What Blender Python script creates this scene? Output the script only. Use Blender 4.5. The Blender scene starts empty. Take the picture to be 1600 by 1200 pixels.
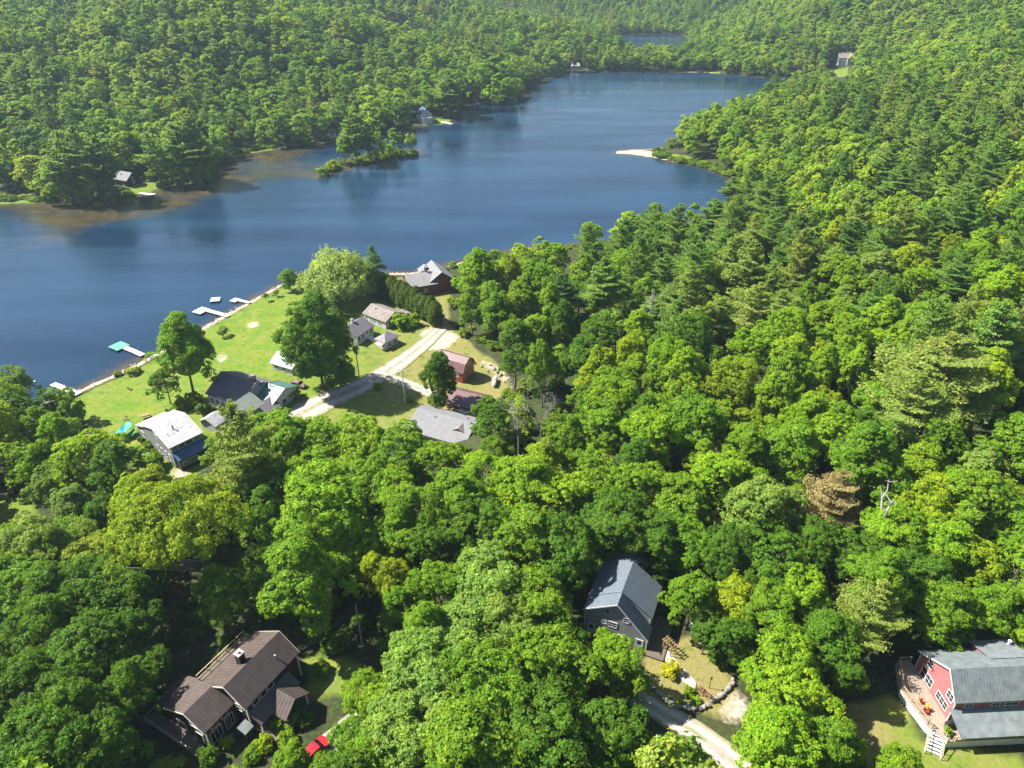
import bpy, math, random
import numpy as np
from mathutils import Vector

random.seed(11)
RNG = np.random.default_rng(11)
SC = bpy.context.scene
COL = SC.collection
R = math.radians
SUN_AZ, SUN_EL = 12.0, 48.0          # degrees beyond the left side, height above the horizon

# ------------------------------------------------------------------ camera
F_PX, PITCH, CAM_H = 1109.0, R(32.3), 100.0
CP, SP = math.cos(PITCH), math.sin(PITCH)

def at(u, v, z=0.0):
    """point at height z on the sight line of photo pixel (u, v)"""
    a, b = (u - 800) / F_PX, (600 - v) / F_PX
    d = (a, CP + b * SP, -SP + b * CP)
    t = (z - CAM_H) / d[2]
    return (d[0] * t, d[1] * t)

def proj(x, y, z):
    z = z - CAM_H
    dep = y * CP - z * SP
    return 800 + F_PX * x / dep, 600 - F_PX * (y * SP + z * CP) / dep, dep

cam = bpy.data.cameras.new('camera')
cam.lens = F_PX / 1600 * 36
cam.sensor_width = 36
cam.clip_end = 6000
cam.clip_start = 1
co = bpy.data.objects.new('camera', cam)
co.location = (0, 0, CAM_H)
co.rotation_euler = (R(90) - PITCH, 0, 0)
COL.objects.link(co)
SC.camera = co

# ------------------------------------------------------------------ tags
def tag(o, label=None, cat=None, group=None, kind=None):
    if label: o['label'] = label
    if cat: o['category'] = cat
    if group: o['group'] = group
    if kind: o['kind'] = kind
    return o

def thing(name, loc, rz=0.0, label=None, cat=None, group=None):
    o = bpy.data.objects.new(name, None)
    o.empty_display_size = 0.3
    o.location = loc
    o.rotation_euler = (0, 0, rz)
    COL.objects.link(o)
    return tag(o, label, cat, group)

# ------------------------------------------------------------------ materials
def new_mat(name):
    m = bpy.data.materials.new(name)
    m.use_nodes = True
    nt = m.node_tree
    b = nt.nodes['Principled BSDF']
    return m, nt, b

def nd(nt, t, **kw):
    n = nt.nodes.new(t)
    for k, v in kw.items():
        setattr(n, k, v)
    return n

PAINT = 0.78
def plain(name, col, rough=0.7, metal=0.0, var=0.18, scale=1.2, bump=0.0, spec=0.4):
    m, nt, b = new_mat(name)
    tc = nd(nt, 'ShaderNodeTexCoord')
    no = nd(nt, 'ShaderNodeTexNoise')
    no.inputs['Scale'].default_value = scale
    no.inputs['Detail'].default_value = 6
    nt.links.new(tc.outputs['Object'], no.inputs['Vector'])
    mp = nd(nt, 'ShaderNodeMapRange')
    mp.inputs['From Min'].default_value = 0.25
    mp.inputs['From Max'].default_value = 0.75
    mp.inputs['To Min'].default_value = 1 - var
    mp.inputs['To Max'].default_value = 1 + var
    nt.links.new(no.outputs['Fac'], mp.inputs['Value'])
    mx = nd(nt, 'ShaderNodeVectorMath', operation='SCALE')
    mx.inputs[0].default_value = [c * PAINT for c in col[:3]]
    nt.links.new(mp.outputs['Result'], mx.inputs['Scale'])
    nt.links.new(mx.outputs['Vector'], b.inputs['Base Color'])
    b.inputs['Roughness'].default_value = rough
    b.inputs['Metallic'].default_value = metal
    b.inputs['Specular IOR Level'].default_value = spec
    if bump:
        n2 = nd(nt, 'ShaderNodeTexNoise')
        n2.inputs['Scale'].default_value = scale * 8
        nt.links.new(tc.outputs['Object'], n2.inputs['Vector'])
        bp = nd(nt, 'ShaderNodeBump')
        bp.inputs['Strength'].default_value = bump
        bp.inputs['Distance'].default_value = 0.1
        nt.links.new(n2.outputs['Fac'], bp.inputs['Height'])
        nt.links.new(bp.outputs['Normal'], b.inputs['Normal'])
    return m

def siding(name, col, pitch=0.22, rough=0.7, vertical=False):
    """painted boards: thin dark joints across the wall"""
    m, nt, b = new_mat(name)
    tc = nd(nt, 'ShaderNodeTexCoord')
    sp = nd(nt, 'ShaderNodeSeparateXYZ')
    nt.links.new(tc.outputs['Object'], sp.inputs[0])
    src = sp.outputs['Z']
    if vertical:
        ad = nd(nt, 'ShaderNodeMath', operation='ADD')
        nt.links.new(sp.outputs['X'], ad.inputs[0]); nt.links.new(sp.outputs['Y'], ad.inputs[1])
        src = ad.outputs[0]
    dv = nd(nt, 'ShaderNodeMath', operation='DIVIDE'); dv.inputs[1].default_value = pitch
    nt.links.new(src, dv.inputs[0])
    fr = nd(nt, 'ShaderNodeMath', operation='FRACT'); nt.links.new(dv.outputs[0], fr.inputs[0])
    gt = nd(nt, 'ShaderNodeMath', operation='GREATER_THAN'); gt.inputs[1].default_value = 0.84
    nt.links.new(fr.outputs[0], gt.inputs[0])
    no = nd(nt, 'ShaderNodeTexNoise'); no.inputs['Scale'].default_value = 0.9; no.inputs['Detail'].default_value = 5
    nt.links.new(tc.outputs['Object'], no.inputs['Vector'])
    mp = nd(nt, 'ShaderNodeMapRange'); mp.inputs['To Min'].default_value = 0.78; mp.inputs['To Max'].default_value = 1.2
    nt.links.new(no.outputs['Fac'], mp.inputs['Value'])
    ml = nd(nt, 'ShaderNodeMath', operation='MULTIPLY_ADD'); ml.inputs[1].default_value = -0.3
    nt.links.new(gt.outputs[0], ml.inputs[0]); nt.links.new(mp.outputs['Result'], ml.inputs[2])
    mx = nd(nt, 'ShaderNodeVectorMath', operation='SCALE'); mx.inputs[0].default_value = [c * PAINT for c in col[:3]]
    nt.links.new(ml.outputs[0], mx.inputs['Scale'])
    nt.links.new(mx.outputs['Vector'], b.inputs['Base Color'])
    bp = nd(nt, 'ShaderNodeBump'); bp.inputs['Strength'].default_value = 0.5; bp.inputs['Distance'].default_value = 0.03
    nt.links.new(fr.outputs[0], bp.inputs['Height']); nt.links.new(bp.outputs['Normal'], b.inputs['Normal'])
    b.inputs['Roughness'].default_value = rough
    b.inputs['Specular IOR Level'].default_value = 0.3
    return m

def shingle(name, c1, c2, scale=3.0, moss=None):
    m, nt, b = new_mat(name)
    tc = nd(nt, 'ShaderNodeTexCoord')
    vo = nd(nt, 'ShaderNodeTexVoronoi'); vo.inputs['Scale'].default_value = scale
    nt.links.new(tc.outputs['Object'], vo.inputs['Vector'])
    no = nd(nt, 'ShaderNodeTexNoise'); no.inputs['Scale'].default_value = 0.6; no.inputs['Detail'].default_value = 7
    nt.links.new(tc.outputs['Object'], no.inputs['Vector'])
    sp = nd(nt, 'ShaderNodeSeparateColor'); nt.links.new(vo.outputs['Color'], sp.inputs[0])
    ad = nd(nt, 'ShaderNodeMath', operation='ADD'); nt.links.new(sp.outputs[0], ad.inputs[0]); nt.links.new(no.outputs['Fac'], ad.inputs[1])
    ml = nd(nt, 'ShaderNodeMath', operation='MULTIPLY'); ml.inputs[1].default_value = 0.5; nt.links.new(ad.outputs[0], ml.inputs[0])
    mx = nd(nt, 'ShaderNodeMix', data_type='RGBA')
    mx.inputs['A'].default_value = (*[c * PAINT for c in c1], 1); mx.inputs['B'].default_value = (*[c * PAINT for c in c2], 1)
    nt.links.new(ml.outputs[0], mx.inputs['Factor'])
    out = mx.outputs['Result']
    if moss:
        n2 = nd(nt, 'ShaderNodeTexNoise'); n2.inputs['Scale'].default_value = 0.45; n2.inputs['Detail'].default_value = 8
        nt.links.new(tc.outputs['Object'], n2.inputs['Vector'])
        r = nd(nt, 'ShaderNodeMapRange'); r.inputs['From Min'].default_value = 0.52; r.inputs['From Max'].default_value = 0.62
        nt.links.new(n2.outputs['Fac'], r.inputs['Value'])
        m2 = nd(nt, 'ShaderNodeMix', data_type='RGBA'); m2.inputs['B'].default_value = (*moss, 1)
        nt.links.new(out, m2.inputs['A']); nt.links.new(r.outputs['Result'], m2.inputs['Factor'])
        out = m2.outputs['Result']
    nt.links.new(out, b.inputs['Base Color'])
    b.inputs['Roughness'].default_value = 0.85
    b.inputs['Specular IOR Level'].default_value = 0.25
    return m

def leaf_mat(name, far=False, ramp=None):
    m, nt, b = new_mat(name)
    oi = nd(nt, 'ShaderNodeObjectInfo')
    ge = nd(nt, 'ShaderNodeNewGeometry')
    if far:
        no = nd(nt, 'ShaderNodeTexNoise'); no.inputs['Scale'].default_value = 0.02; no.inputs['Detail'].default_value = 3
        nt.links.new(oi.outputs['Location'], no.inputs['Vector'])
        ad = nd(nt, 'ShaderNodeMath', operation='MULTIPLY_ADD'); ad.inputs[1].default_value = 0.9
        nt.links.new(oi.outputs['Random'], ad.inputs[0])
        sb = nd(nt, 'ShaderNodeMath', operation='MULTIPLY_ADD'); sb.inputs[1].default_value = 1.4; sb.inputs[2].default_value = -0.65
        nt.links.new(no.outputs['Fac'], sb.inputs[0]); nt.links.new(sb.outputs[0], ad.inputs[2])
        rp = nd(nt, 'ShaderNodeValToRGB')
        els = rp.color_ramp.elements
        while len(els) < len(ramp): els.new(0.5)
        for e, (p, c) in zip(els, ramp):
            e.position = p; e.color = (*c, 1)
        nt.links.new(ad.outputs[0], rp.inputs['Fac'])
        base = rp.outputs['Color']
    else:
        base = oi.outputs['Color']
    mp = nd(nt, 'ShaderNodeMapRange'); mp.inputs['To Min'].default_value = 0.66; mp.inputs['To Max'].default_value = 1.30
    nt.links.new(ge.outputs['Random Per Island'], mp.inputs['Value'])
    ca = nd(nt, 'ShaderNodeAttribute'); ca.attribute_name = 'clump'            # clumps of one crown differ a little in tone and age
    cm = nd(nt, 'ShaderNodeMix', data_type='RGBA'); cm.inputs['A'].default_value = (0.74, 0.80, 0.95, 1); cm.inputs['B'].default_value = (1.30, 1.16, 0.95, 1)
    nt.links.new(ca.outputs['Fac'], cm.inputs['Factor'])
    cv_ = nd(nt, 'ShaderNodeVectorMath', operation='MULTIPLY'); nt.links.new(base, cv_.inputs[0]); nt.links.new(cm.outputs['Result'], cv_.inputs[1])
    base = cv_.outputs['Vector']
    mx = nd(nt, 'ShaderNodeVectorMath', operation='SCALE')
    nt.links.new(base, mx.inputs[0]); nt.links.new(mp.outputs['Result'], mx.inputs['Scale'])
    # a few leaves turn warmer, a few cooler
    hs = nd(nt, 'ShaderNodeHueSaturation')
    wn = nd(nt, 'ShaderNodeTexWhiteNoise', noise_dimensions='1D')
    nt.links.new(ge.outputs['Random Per Island'], wn.inputs['W'])
    mh = nd(nt, 'ShaderNodeMapRange'); mh.inputs['To Min'].default_value = 0.475; mh.inputs['To Max'].default_value = 0.52
    nt.links.new(wn.outputs['Value'], mh.inputs['Value']); nt.links.new(mh.outputs['Result'], hs.inputs['Hue'])
    nt.links.new(mx.outputs['Vector'], hs.inputs['Color'])
    nt.links.new(hs.outputs['Color'], b.inputs['Base Color'])
    b.inputs['Roughness'].default_value = 0.55
    b.inputs['Specular IOR Level'].default_value = 0.14
    tr = nd(nt, 'ShaderNodeBsdfTranslucent')
    tm = nd(nt, 'ShaderNodeMix', data_type='RGBA', blend_type='MULTIPLY'); tm.inputs['Factor'].default_value = 1
    tm.inputs['B'].default_value = (1.75, 1.6, 0.40, 1)
    nt.links.new(hs.outputs['Color'], tm.inputs['A']); nt.links.new(tm.outputs['Result'], tr.inputs['Color'])
    ms = nd(nt, 'ShaderNodeMixShader'); ms.inputs[0].default_value = 0.44
    nt.links.new(b.outputs[0], ms.inputs[1]); nt.links.new(tr.outputs[0], ms.inputs[2])
    nt.links.new(ms.outputs[0], nt.nodes['Material Output'].inputs['Surface'])
    return m

M = {}
M['leaf'] = leaf_mat('leaf')
M['leaf_far'] = leaf_mat('leaf_far', True, [(0.0, (0.068, 0.153, 0.013)), (0.25, (0.114, 0.226, 0.014)), (0.6, (0.165, 0.292, 0.016)), (0.85, (0.227, 0.339, 0.018)), (1.0, (0.198, 0.294, 0.046))])
M['needle_far'] = leaf_mat('needle_far', True, [(0.0, (0.074, 0.147, 0.022)), (0.5, (0.137, 0.232, 0.033)), (0.8, (0.186, 0.271, 0.041)), (1.0, (0.221, 0.282, 0.047))])
M['bush_far'] = leaf_mat('bush_far', True, [(0.0, (0.070, 0.153, 0.010)), (0.5, (0.134, 0.237, 0.014)), (1.0, (0.210, 0.294, 0.018))])
M['bark'] = plain('bark', (0.17, 0.14, 0.115), 0.9, var=0.4, scale=3)
M['dead_wood'] = plain('dead_wood', (0.40, 0.37, 0.33), 0.85, var=0.3, scale=2)
M['dead_grey'] = plain('dead_grey', (0.21, 0.185, 0.155), 0.9, var=0.3, scale=2)
M['white'] = siding('white_siding', (0.56, 0.55, 0.53))
M['white_trim'] = plain('white_trim', (0.70, 0.69, 0.67), 0.5, var=0.06)
M['cream'] = plain('cream_trim', (0.86, 0.80, 0.68), 0.6, var=0.1)
M['grey_siding'] = siding('grey_siding', (0.36, 0.375, 0.37))
M['pale_grey_siding'] = siding('pale_grey_siding', (0.24, 0.255, 0.26))
M['brown_siding'] = siding('brown_siding', (0.040, 0.032, 0.030))
M['red_siding'] = siding('red_siding', (0.50, 0.165, 0.165))
M['barn_red'] = siding('barn_red', (0.28, 0.055, 0.035), 0.3, vertical=True)
M['barn_wood'] = siding('barn_wood', (0.40, 0.22, 0.10), 0.3, vertical=True)
M['log'] = siding('log_wall', (0.20, 0.075, 0.045), 0.28)
M['cabin'] = siding('cabin_wall', (0.055, 0.035, 0.03), 0.28)
M['metal_brown'] = plain('brown_metal_roof', (0.092, 0.069, 0.058), 0.45, 0.0, var=0.26, scale=1.1, spec=0.5)
M['metal_red'] = plain('red_brown_metal_roof', (0.17, 0.088, 0.082), 0.42, 0.0, var=0.26, scale=1.1, spec=0.5)
M['metal_white'] = plain('white_metal_roof', (0.42, 0.41, 0.40), 0.35, 0.0, var=0.26, scale=1.1)
M['metal_blue'] = plain('blue_metal_roof', (0.055, 0.11, 0.20), 0.35, 0.0, var=0.12, scale=0.6)
M['metal_slate'] = plain('slate_metal_roof', (0.180, 0.205, 0.208), 0.4, 0.0, var=0.26, scale=1.1, spec=0.5)
M['metal_green'] = plain('green_metal_roof', (0.10, 0.22, 0.17), 0.4, 0.0, var=0.26, scale=1.1, spec=0.5)
M['metal_teal'] = plain('teal_metal_roof', (0.22, 0.38, 0.32), 0.45, 0.0, var=0.12)
M['metal_tin'] = plain('tin_roof', (0.24, 0.26, 0.25), 0.4, 0.3, var=0.2)
M['sh_dark'] = shingle('dark_shingle', (0.085, 0.078, 0.088), (0.16, 0.145, 0.155))
M['sh_grey'] = shingle('grey_shingle', (0.17, 0.165, 0.17), (0.32, 0.31, 0.31))
M['sh_slate'] = shingle('slate_shingle', (0.085, 0.11, 0.13), (0.15, 0.175, 0.20))
M['sh_light'] = shingle('light_shingle', (0.15, 0.15, 0.155), (0.27, 0.265, 0.27), 4.0)
M['sh_greygreen'] = shingle('grey_green_shingle', (0.17, 0.20, 0.165), (0.28, 0.31, 0.265))
M['sh_moss'] = shingle('weathered_shingle', (0.14, 0.115, 0.105), (0.31, 0.26, 0.24), 2.0, (0.16, 0.13, 0.09))
M['brick'] = plain('brick', (0.27, 0.12, 0.085), 0.9, var=0.3, scale=4)
M['chim_stone'] = plain('chimney_stone', (0.33, 0.31, 0.30), 0.9, var=0.3, scale=4)
M['pane'] = plain('window_pane', (0.012, 0.016, 0.02), 0.08, spec=0.8, var=0.3)
M['pane_light'] = plain('curtained_pane', (0.18, 0.18, 0.17), 0.2, spec=0.6, var=0.3)
M['deck'] = siding('deck_boards', (0.33, 0.27, 0.21), 0.16, vertical=True)
M['deck_dark'] = siding('dark_deck_boards', (0.15, 0.115, 0.085), 0.16, vertical=True)
M['rail'] = plain('rail_wood', (0.45, 0.34, 0.20), 0.75)
M['dock'] = siding('dock_boards', (0.56, 0.54, 0.50), 0.2, vertical=True)
M['dock_green'] = siding('green_dock_boards', (0.10, 0.33, 0.24), 0.2, vertical=True)
M['raft'] = siding('raft_boards', (0.55, 0.62, 0.58), 0.2, vertical=True)
M['pole'] = plain('pole_wood', (0.33, 0.27, 0.21), 0.85, var=0.25)
M['pole_white'] = plain('pole_pale', (0.60, 0.58, 0.55), 0.6, var=0.12)
M['wire'] = plain('wire', (0.06, 0.06, 0.06), 0.6)
M['galv'] = plain('galvanised', (0.45, 0.46, 0.47), 0.4, 0.6)
M['tank'] = plain('tank_paint', (0.74, 0.71, 0.64), 0.45, var=0.1)
M['stone'] = plain('stone', (0.27, 0.25, 0.22), 0.9, var=0.4, scale=1.5, bump=0.6)
M['pad'] = plain('pad_gravel', (0.36, 0.32, 0.275), 0.95, var=0.30, scale=0.9, bump=0.4)
def track_mat():
    m, nt, b = new_mat('gravel')
    tc = nd(nt, 'ShaderNodeTexCoord'); a = nd(nt, 'ShaderNodeAttribute'); a.attribute_name = 'across'
    n1 = nd(nt, 'ShaderNodeTexNoise'); n1.inputs['Scale'].default_value = 0.8; n1.inputs['Detail'].default_value = 8
    nt.links.new(tc.outputs['Object'], n1.inputs['Vector'])
    def mathn(op, x, y=None, z=None):
        n = nd(nt, 'ShaderNodeMath', operation=op)
        for i, q in enumerate((x, y, z)):
            if q is None: continue
            if isinstance(q, (int, float)): n.inputs[i].default_value = q
            else: nt.links.new(q, n.inputs[i])
        return n.outputs[0]
    ab = mathn('ABSOLUTE', a.outputs['Fac'])
    def rg(v, lo, hi):
        r = nd(nt, 'ShaderNodeMapRange'); r.inputs['From Min'].default_value = lo; r.inputs['From Max'].default_value = hi; nt.links.new(v, r.inputs['Value']); return r.outputs['Result']
    def mixc(f, c1, c2):
        x = nd(nt, 'ShaderNodeMix', data_type='RGBA'); nt.links.new(f, x.inputs['Factor'])
        for s, q in (('A', c1), ('B', c2)):
            if isinstance(q, tuple): x.inputs[s].default_value = (*q, 1)
            else: nt.links.new(q, x.inputs[s])
        return x.outputs['Result']
    base = mixc(rg(n1.outputs['Fac'], .3, .7), (0.225, 0.20, 0.17), (0.375, 0.335, 0.285))
    trk = rg(mathn('ABSOLUTE', mathn('SUBTRACT', ab, .46)), .20, .06)
    c = mixc(mathn('MULTIPLY', trk, .55), base, (0.40, 0.365, 0.315))
    mid = mathn('MULTIPLY', rg(ab, .26, .08), rg(n1.outputs['Fac'], .42, .58))
    c = mixc(mathn('MULTIPLY', mid, .75), c, (0.13, 0.145, 0.04))
    edge = rg(mathn('MULTIPLY_ADD', n1.outputs['Fac'], .9, ab), 1.12, 1.42)
    c = mixc(edge, c, (0.155, 0.155, 0.04))
    nt.links.new(c, b.inputs['Base Color']); b.inputs['Roughness'].default_value = .95; b.inputs['Specular IOR Level'].default_value = .15
    bp = nd(nt, 'ShaderNodeBump'); bp.inputs['Strength'].default_value = .4; bp.inputs['Distance'].default_value = .1
    n2 = nd(nt, 'ShaderNodeTexNoise'); n2.inputs['Scale'].default_value = 6; nt.links.new(tc.outputs['Object'], n2.inputs['Vector'])
    nt.links.new(n2.outputs['Fac'], bp.inputs['Height']); nt.links.new(bp.outputs['Normal'], b.inputs['Normal'])
    return m
M['gravel'] = track_mat()
M['paving'] = plain('paving', (0.44, 0.38, 0.32), 0.9, var=0.25, scale=2.5, bump=0.3)
M['turquoise'] = plain('turquoise_canvas', (0.03, 0.42, 0.46), 0.55, var=0.2)
M['green_canvas'] = plain('green_canvas', (0.02, 0.22, 0.10), 0.6, var=0.2)
M['red_paint'] = plain('red_paint', (0.55, 0.02, 0.03), 0.25, spec=0.6, var=0.05)
M['tyre'] = plain('tyre', (0.02, 0.02, 0.02), 0.85)
M['orange'] = plain('orange_fabric', (0.70, 0.17, 0.04), 0.7)
M['yellow_fab'] = plain('yellow_fabric', (0.75, 0.45, 0.06), 0.7)
M['red_fab'] = plain('red_fabric', (0.55, 0.05, 0.04), 0.7)
M['black'] = plain('black_metal', (0.03, 0.03, 0.032), 0.5)
M['teak'] = plain('teak', (0.32, 0.19, 0.10), 0.7)
M['hatch'] = plain('white_paint', (0.78, 0.77, 0.75), 0.4)

# ------------------------------------------------------------------ mesh builder
class MB:
    def __init__(s):
        s.v, s.f, s.mi = [], [], []
    def poly(s, pts, mi=0):
        n = len(s.v); s.v += [tuple(p) for p in pts]
        s.f.append(tuple(range(n, n + len(pts)))); s.mi.append(mi)
    def hexa(s, a, b, mi=0):
        """solid between two quads a (bottom) and b (top), same order"""
        n = len(s.v); s.v += [tuple(p) for p in a] + [tuple(p) for p in b]
        for q in ((3, 2, 1, 0), (4, 5, 6, 7), (0, 1, 5, 4), (1, 2, 6, 5), (2, 3, 7, 6), (3, 0, 4, 7)):
            s.f.append(tuple(n + i for i in q)); s.mi.append(mi)
    def box(s, x0, x1, y0, y1, z0, z1, mi=0):
        s.hexa([(x0, y0, z0), (x1, y0, z0), (x1, y1, z0), (x0, y1, z0)], [(x0, y0, z1), (x1, y0, z1), (x1, y1, z1), (x0, y1, z1)], mi)
    def prism(s, ring0, ring1, mi=0):
        n, k = len(s.v), len(ring0)
        s.v += [tuple(p) for p in ring0] + [tuple(p) for p in ring1]
        s.f.append(tuple(range(n + k - 1, n - 1, -1))); s.mi.append(mi)
        s.f.append(tuple(range(n + k, n + 2 * k))); s.mi.append(mi)
        for i in range(k):
            j = (i + 1) % k
            s.f.append((n + i, n + j, n + k + j, n + k + i)); s.mi.append(mi)
    def tube(s, pts, rad, seg=6, mi=0, cap=True):
        pts = [Vector(p) for p in pts]
        if not hasattr(rad, '__len__'): rad = [rad] * len(pts)
        rings = []
        for i, p in enumerate(pts):
            d = (pts[min(i + 1, len(pts) - 1)] - pts[max(i - 1, 0)])
            if d.length < 1e-6: d = Vector((0, 0, 1))
            d.normalize()
            a = d.cross(Vector((0.31, 0.95, 0.05)))
            if a.length < 0.1: a = d.cross(Vector((1, 0, 0)))
            a.normalize(); b = d.cross(a)
            n = len(s.v)
            for k in range(seg):
                t = 2 * math.pi * k / seg
                q = p + (a * math.cos(t) + b * math.sin(t)) * rad[i]
                s.v.append(tuple(q))
            rings.append(n)
        for r0, r1 in zip(rings, rings[1:]):
            for k in range(seg):
                j = (k + 1) % seg
                s.f.append((r0 + k, r0 + j, r1 + j, r1 + k)); s.mi.append(mi)
        if cap:
            s.f.append(tuple(rings[0] + k for k in range(seg))[::-1]); s.mi.append(mi)
            s.f.append(tuple(rings[-1] + k for k in range(seg))); s.mi.append(mi)
    def bar(s, p, q, w, h=None, mi=0):
        """square bar from p to q"""
        p, q = Vector(p), Vector(q); h = h or w
        d = (q - p).normalized()
        a = d.cross(Vector((0, 0, 1)))
        if a.length < 0.01: a = Vector((1, 0, 0))
        a.normalize(); b = a.cross(d)
        a *= w / 2; b *= h / 2
        s.hexa([p - a - b, p + a - b, p + a + b, p - a + b], [q - a - b, q + a - b, q + a + b, q - a + b], mi)
    def mesh(s, name, mats, smooth=False):
        me = bpy.data.meshes.new(name)
        me.from_pydata(s.v, [], s.f)
        mats = mats if isinstance(mats, (list, tuple)) else [mats]
        for m in mats: me.materials.append(m)
        if len(mats) > 1: me.polygons.foreach_set('material_index', s.mi)
        if smooth: me.polygons.foreach_set('use_smooth', [True] * len(s.f))
        me.update()
        return me
    def build(s, name, mats, parent=None, smooth=False):
        o = bpy.data.objects.new(name, s.mesh(name, mats, smooth))
        o.parent = parent
        COL.objects.link(o)
        return o

def link(name, me, parent=None):
    o = bpy.data.objects.new(name, me); o.parent = parent; COL.objects.link(o); return o

# ------------------------------------------------------------------ land form
LAKE_PX = [(440, 444), (480, 430), (600, 428), (640, 427), (700, 416), (770, 395), (880, 385), (1000, 370), (1100, 345), (1160, 300), (1145, 278),
           (1100, 262), (1020, 246), (990, 241.5), (960, 239), (970, 235.5), (1000, 234), (1030, 232)] + ['far'] + [(1290, 125), (1200, 122),
           (1100, 113), (1000, 113), (930, 112), (880, 115), (825, 135), (820, 152), (720, 165), (708, 180), (700, 193), (650, 197), (640, 205),
           (520, 222), (440, 232), (360, 245), (350, 275), (320, 290), (260, 293), (245, 300), (225, 304), (200, 318), (150, 322), (90, 318), (0, 320)]
FAR_SIDE = [at(1058, 200, 6), at(1072, 190, 8), at(1105, 178, 9), at(1180, 145, 9), at(1250, 131, 6)]   # under the tree tops that hide the shore
LAKE = []
for q in LAKE_PX: LAKE += FAR_SIDE if q == 'far' else [at(*q)]
LAKE = LAKE + [(-330, 300), (-520, 285), (-520, -30), (-320, 20), (-210, 80), (-150, 124)] + [at(u, v) for u, v in [(75, 628), (120, 612), (210, 572), (300, 522), (400, 466)]]
LAKE2 = [(118, 760), (112, 850), (128, 935), (205, 946), (195, 850), (180, 770), (150, 745)]
ISLE = [at(u, v) for u, v in [(497, 272), (520, 262), (530, 250), (600, 240), (650, 235), (652, 242), (600, 252), (540, 262), (500, 275)]]

def sd(X, Y, poly):
    """signed distance to a polygon, positive inside"""
    X, Y = np.asarray(X, float), np.asarray(Y, float)
    d2 = np.full(X.shape, 1e18); ins = np.zeros(X.shape, bool)
    n = len(poly)
    for i in range(n):
        x0, y0 = poly[i]; x1, y1 = poly[(i + 1) % n]
        ex, ey = x1 - x0, y1 - y0
        t = np.clip(((X - x0) * ex + (Y - y0) * ey) / (ex * ex + ey * ey + 1e-12), 0, 1)
        d2 = np.minimum(d2, (X - x0 - t * ex) ** 2 + (Y - y0 - t * ey) ** 2)
        c = ((y0 > Y) != (y1 > Y)) & (X < ex * (Y - y0) / (ey if abs(ey) > 1e-12 else 1e-12) + x0)
        ins ^= c
    return np.where(ins, 1, -1) * np.sqrt(d2)

def sm(t):
    t = np.clip(t, 0, 1); return t * t * (3 - 2 * t)

def land(X, Y):
    """distance from water: positive on land"""
    d = np.minimum(-sd(X, Y, LAKE), -sd(X, Y, LAKE2))
    return np.maximum(d, sd(X, Y, ISLE))

def zg(X, Y, ds=None):
    X, Y = np.asarray(X, float), np.asarray(Y, float)
    if ds is None: ds = land(X, Y)
    ax = np.interp(Y, [150, 200, 320, 400, 500, 620, 750, 900, 1100], [-400, -260, -60, 0, 40, 110, 150, 165, 190])
    w = sm((X - ax + 40) / 80)
    p = np.maximum(ds, 0)
    right = 0.12 + 1.9 * sm(p / 45) + 6.0 * sm((p - 82) / 33)
    right = right + (np.sin(X * .017 - Y * .012) * 5 + np.sin(X * .03 + Y * .022 + 1) * 3) * sm((p - 60) / 120) * sm((Y - 180) / 150)
    right = right + (0.09 * np.maximum(0, X - 40) * sm((Y - 90) / 120) + 0.10 * np.maximum(0, X - 260) * sm((Y - 420) / 300)) * sm(p / 110)
    left = 0.15 + 1.0 * sm(p / 20) + 0.27 * np.maximum(0, p - 26)
    fold = np.sin(X * 0.019 + Y * 0.008 + .6) * 13 + np.sin(X * 0.011 - Y * 0.021 + 2.0) * 12 + np.sin(X * .043 + Y * .02) * 4.5
    left = left + fold * sm((p - 40) / 140)
    left = left * (1 - .88 * sm((Y - 745 + .25 * X) / 170))          # the near ridge ends, the valley behind it is low
    z = left * (1 - w) + right * w + 0.26 * np.maximum(0, Y - 955) * sm((Y - 955) / 120) * sm(p / 60)
    und = np.sin(X * 0.031 + 1.3) * np.cos(Y * 0.027) + 0.6 * np.sin(X * 0.071 + Y * 0.05) + 0.4 * np.sin(Y * 0.11 - X * 0.06)
    z = z + und * 2.6 * sm((p - 40) / 120) * sm((np.hypot(X, Y - 60) - 110) / 120)
    z = 150 * np.tanh(z / 150)
    isl = sd(X, Y, ISLE) > -2
    z = np.where(isl, np.minimum(z, 0.1 + 0.15 * p), z)
    return np.where(ds > 0, z, np.maximum(-4.0, 0.12 + 0.10 * ds - 0.12))

GRID = None
def gz(x, y):
    if GRID is None: return float(zg(np.array([x]), np.array([y]))[0])
    i = min(max(int(np.searchsorted(gx, x)) - 1, 0), len(gx) - 2); j = min(max(int(np.searchsorted(gy, y)) - 1, 0), len(gy) - 2)
    s, t = (x - gx[i]) / (gx[i + 1] - gx[i]), (y - gy[j]) / (gy[j + 1] - gy[j])
    return float((GRID[j, i] * (1 - s) + GRID[j, i + 1] * s) * (1 - t) + (GRID[j + 1, i] * (1 - s) + GRID[j + 1, i + 1] * s) * t)

def pix(u, v, h=0.0):
    """where the sight line of photo pixel (u, v) meets the land raised by h"""
    z = 3.0
    for _ in range(25):
        x, y = at(u, v, z + h)
        z = 0.5 * z + 0.5 * max(gz(x, y), 0.0)
    return x, y, z

def axis(fine0, fine1, step, lo, hi, mid0, mid1, smid, grow=1.12, smax=14):
    a = list(np.arange(fine0, fine1 + step / 2, step))
    s = step
    while a[-1] < hi:
        s = min(s * grow, smid if a[-1] < mid1 else smax); a.append(a[-1] + s)
    s = step; b = []
    x = a[0]
    while x > lo:
        s = min(s * grow, smid if x > mid0 else smax); x -= s; b.append(x)
    return np.array(b[::-1] + a)

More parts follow.
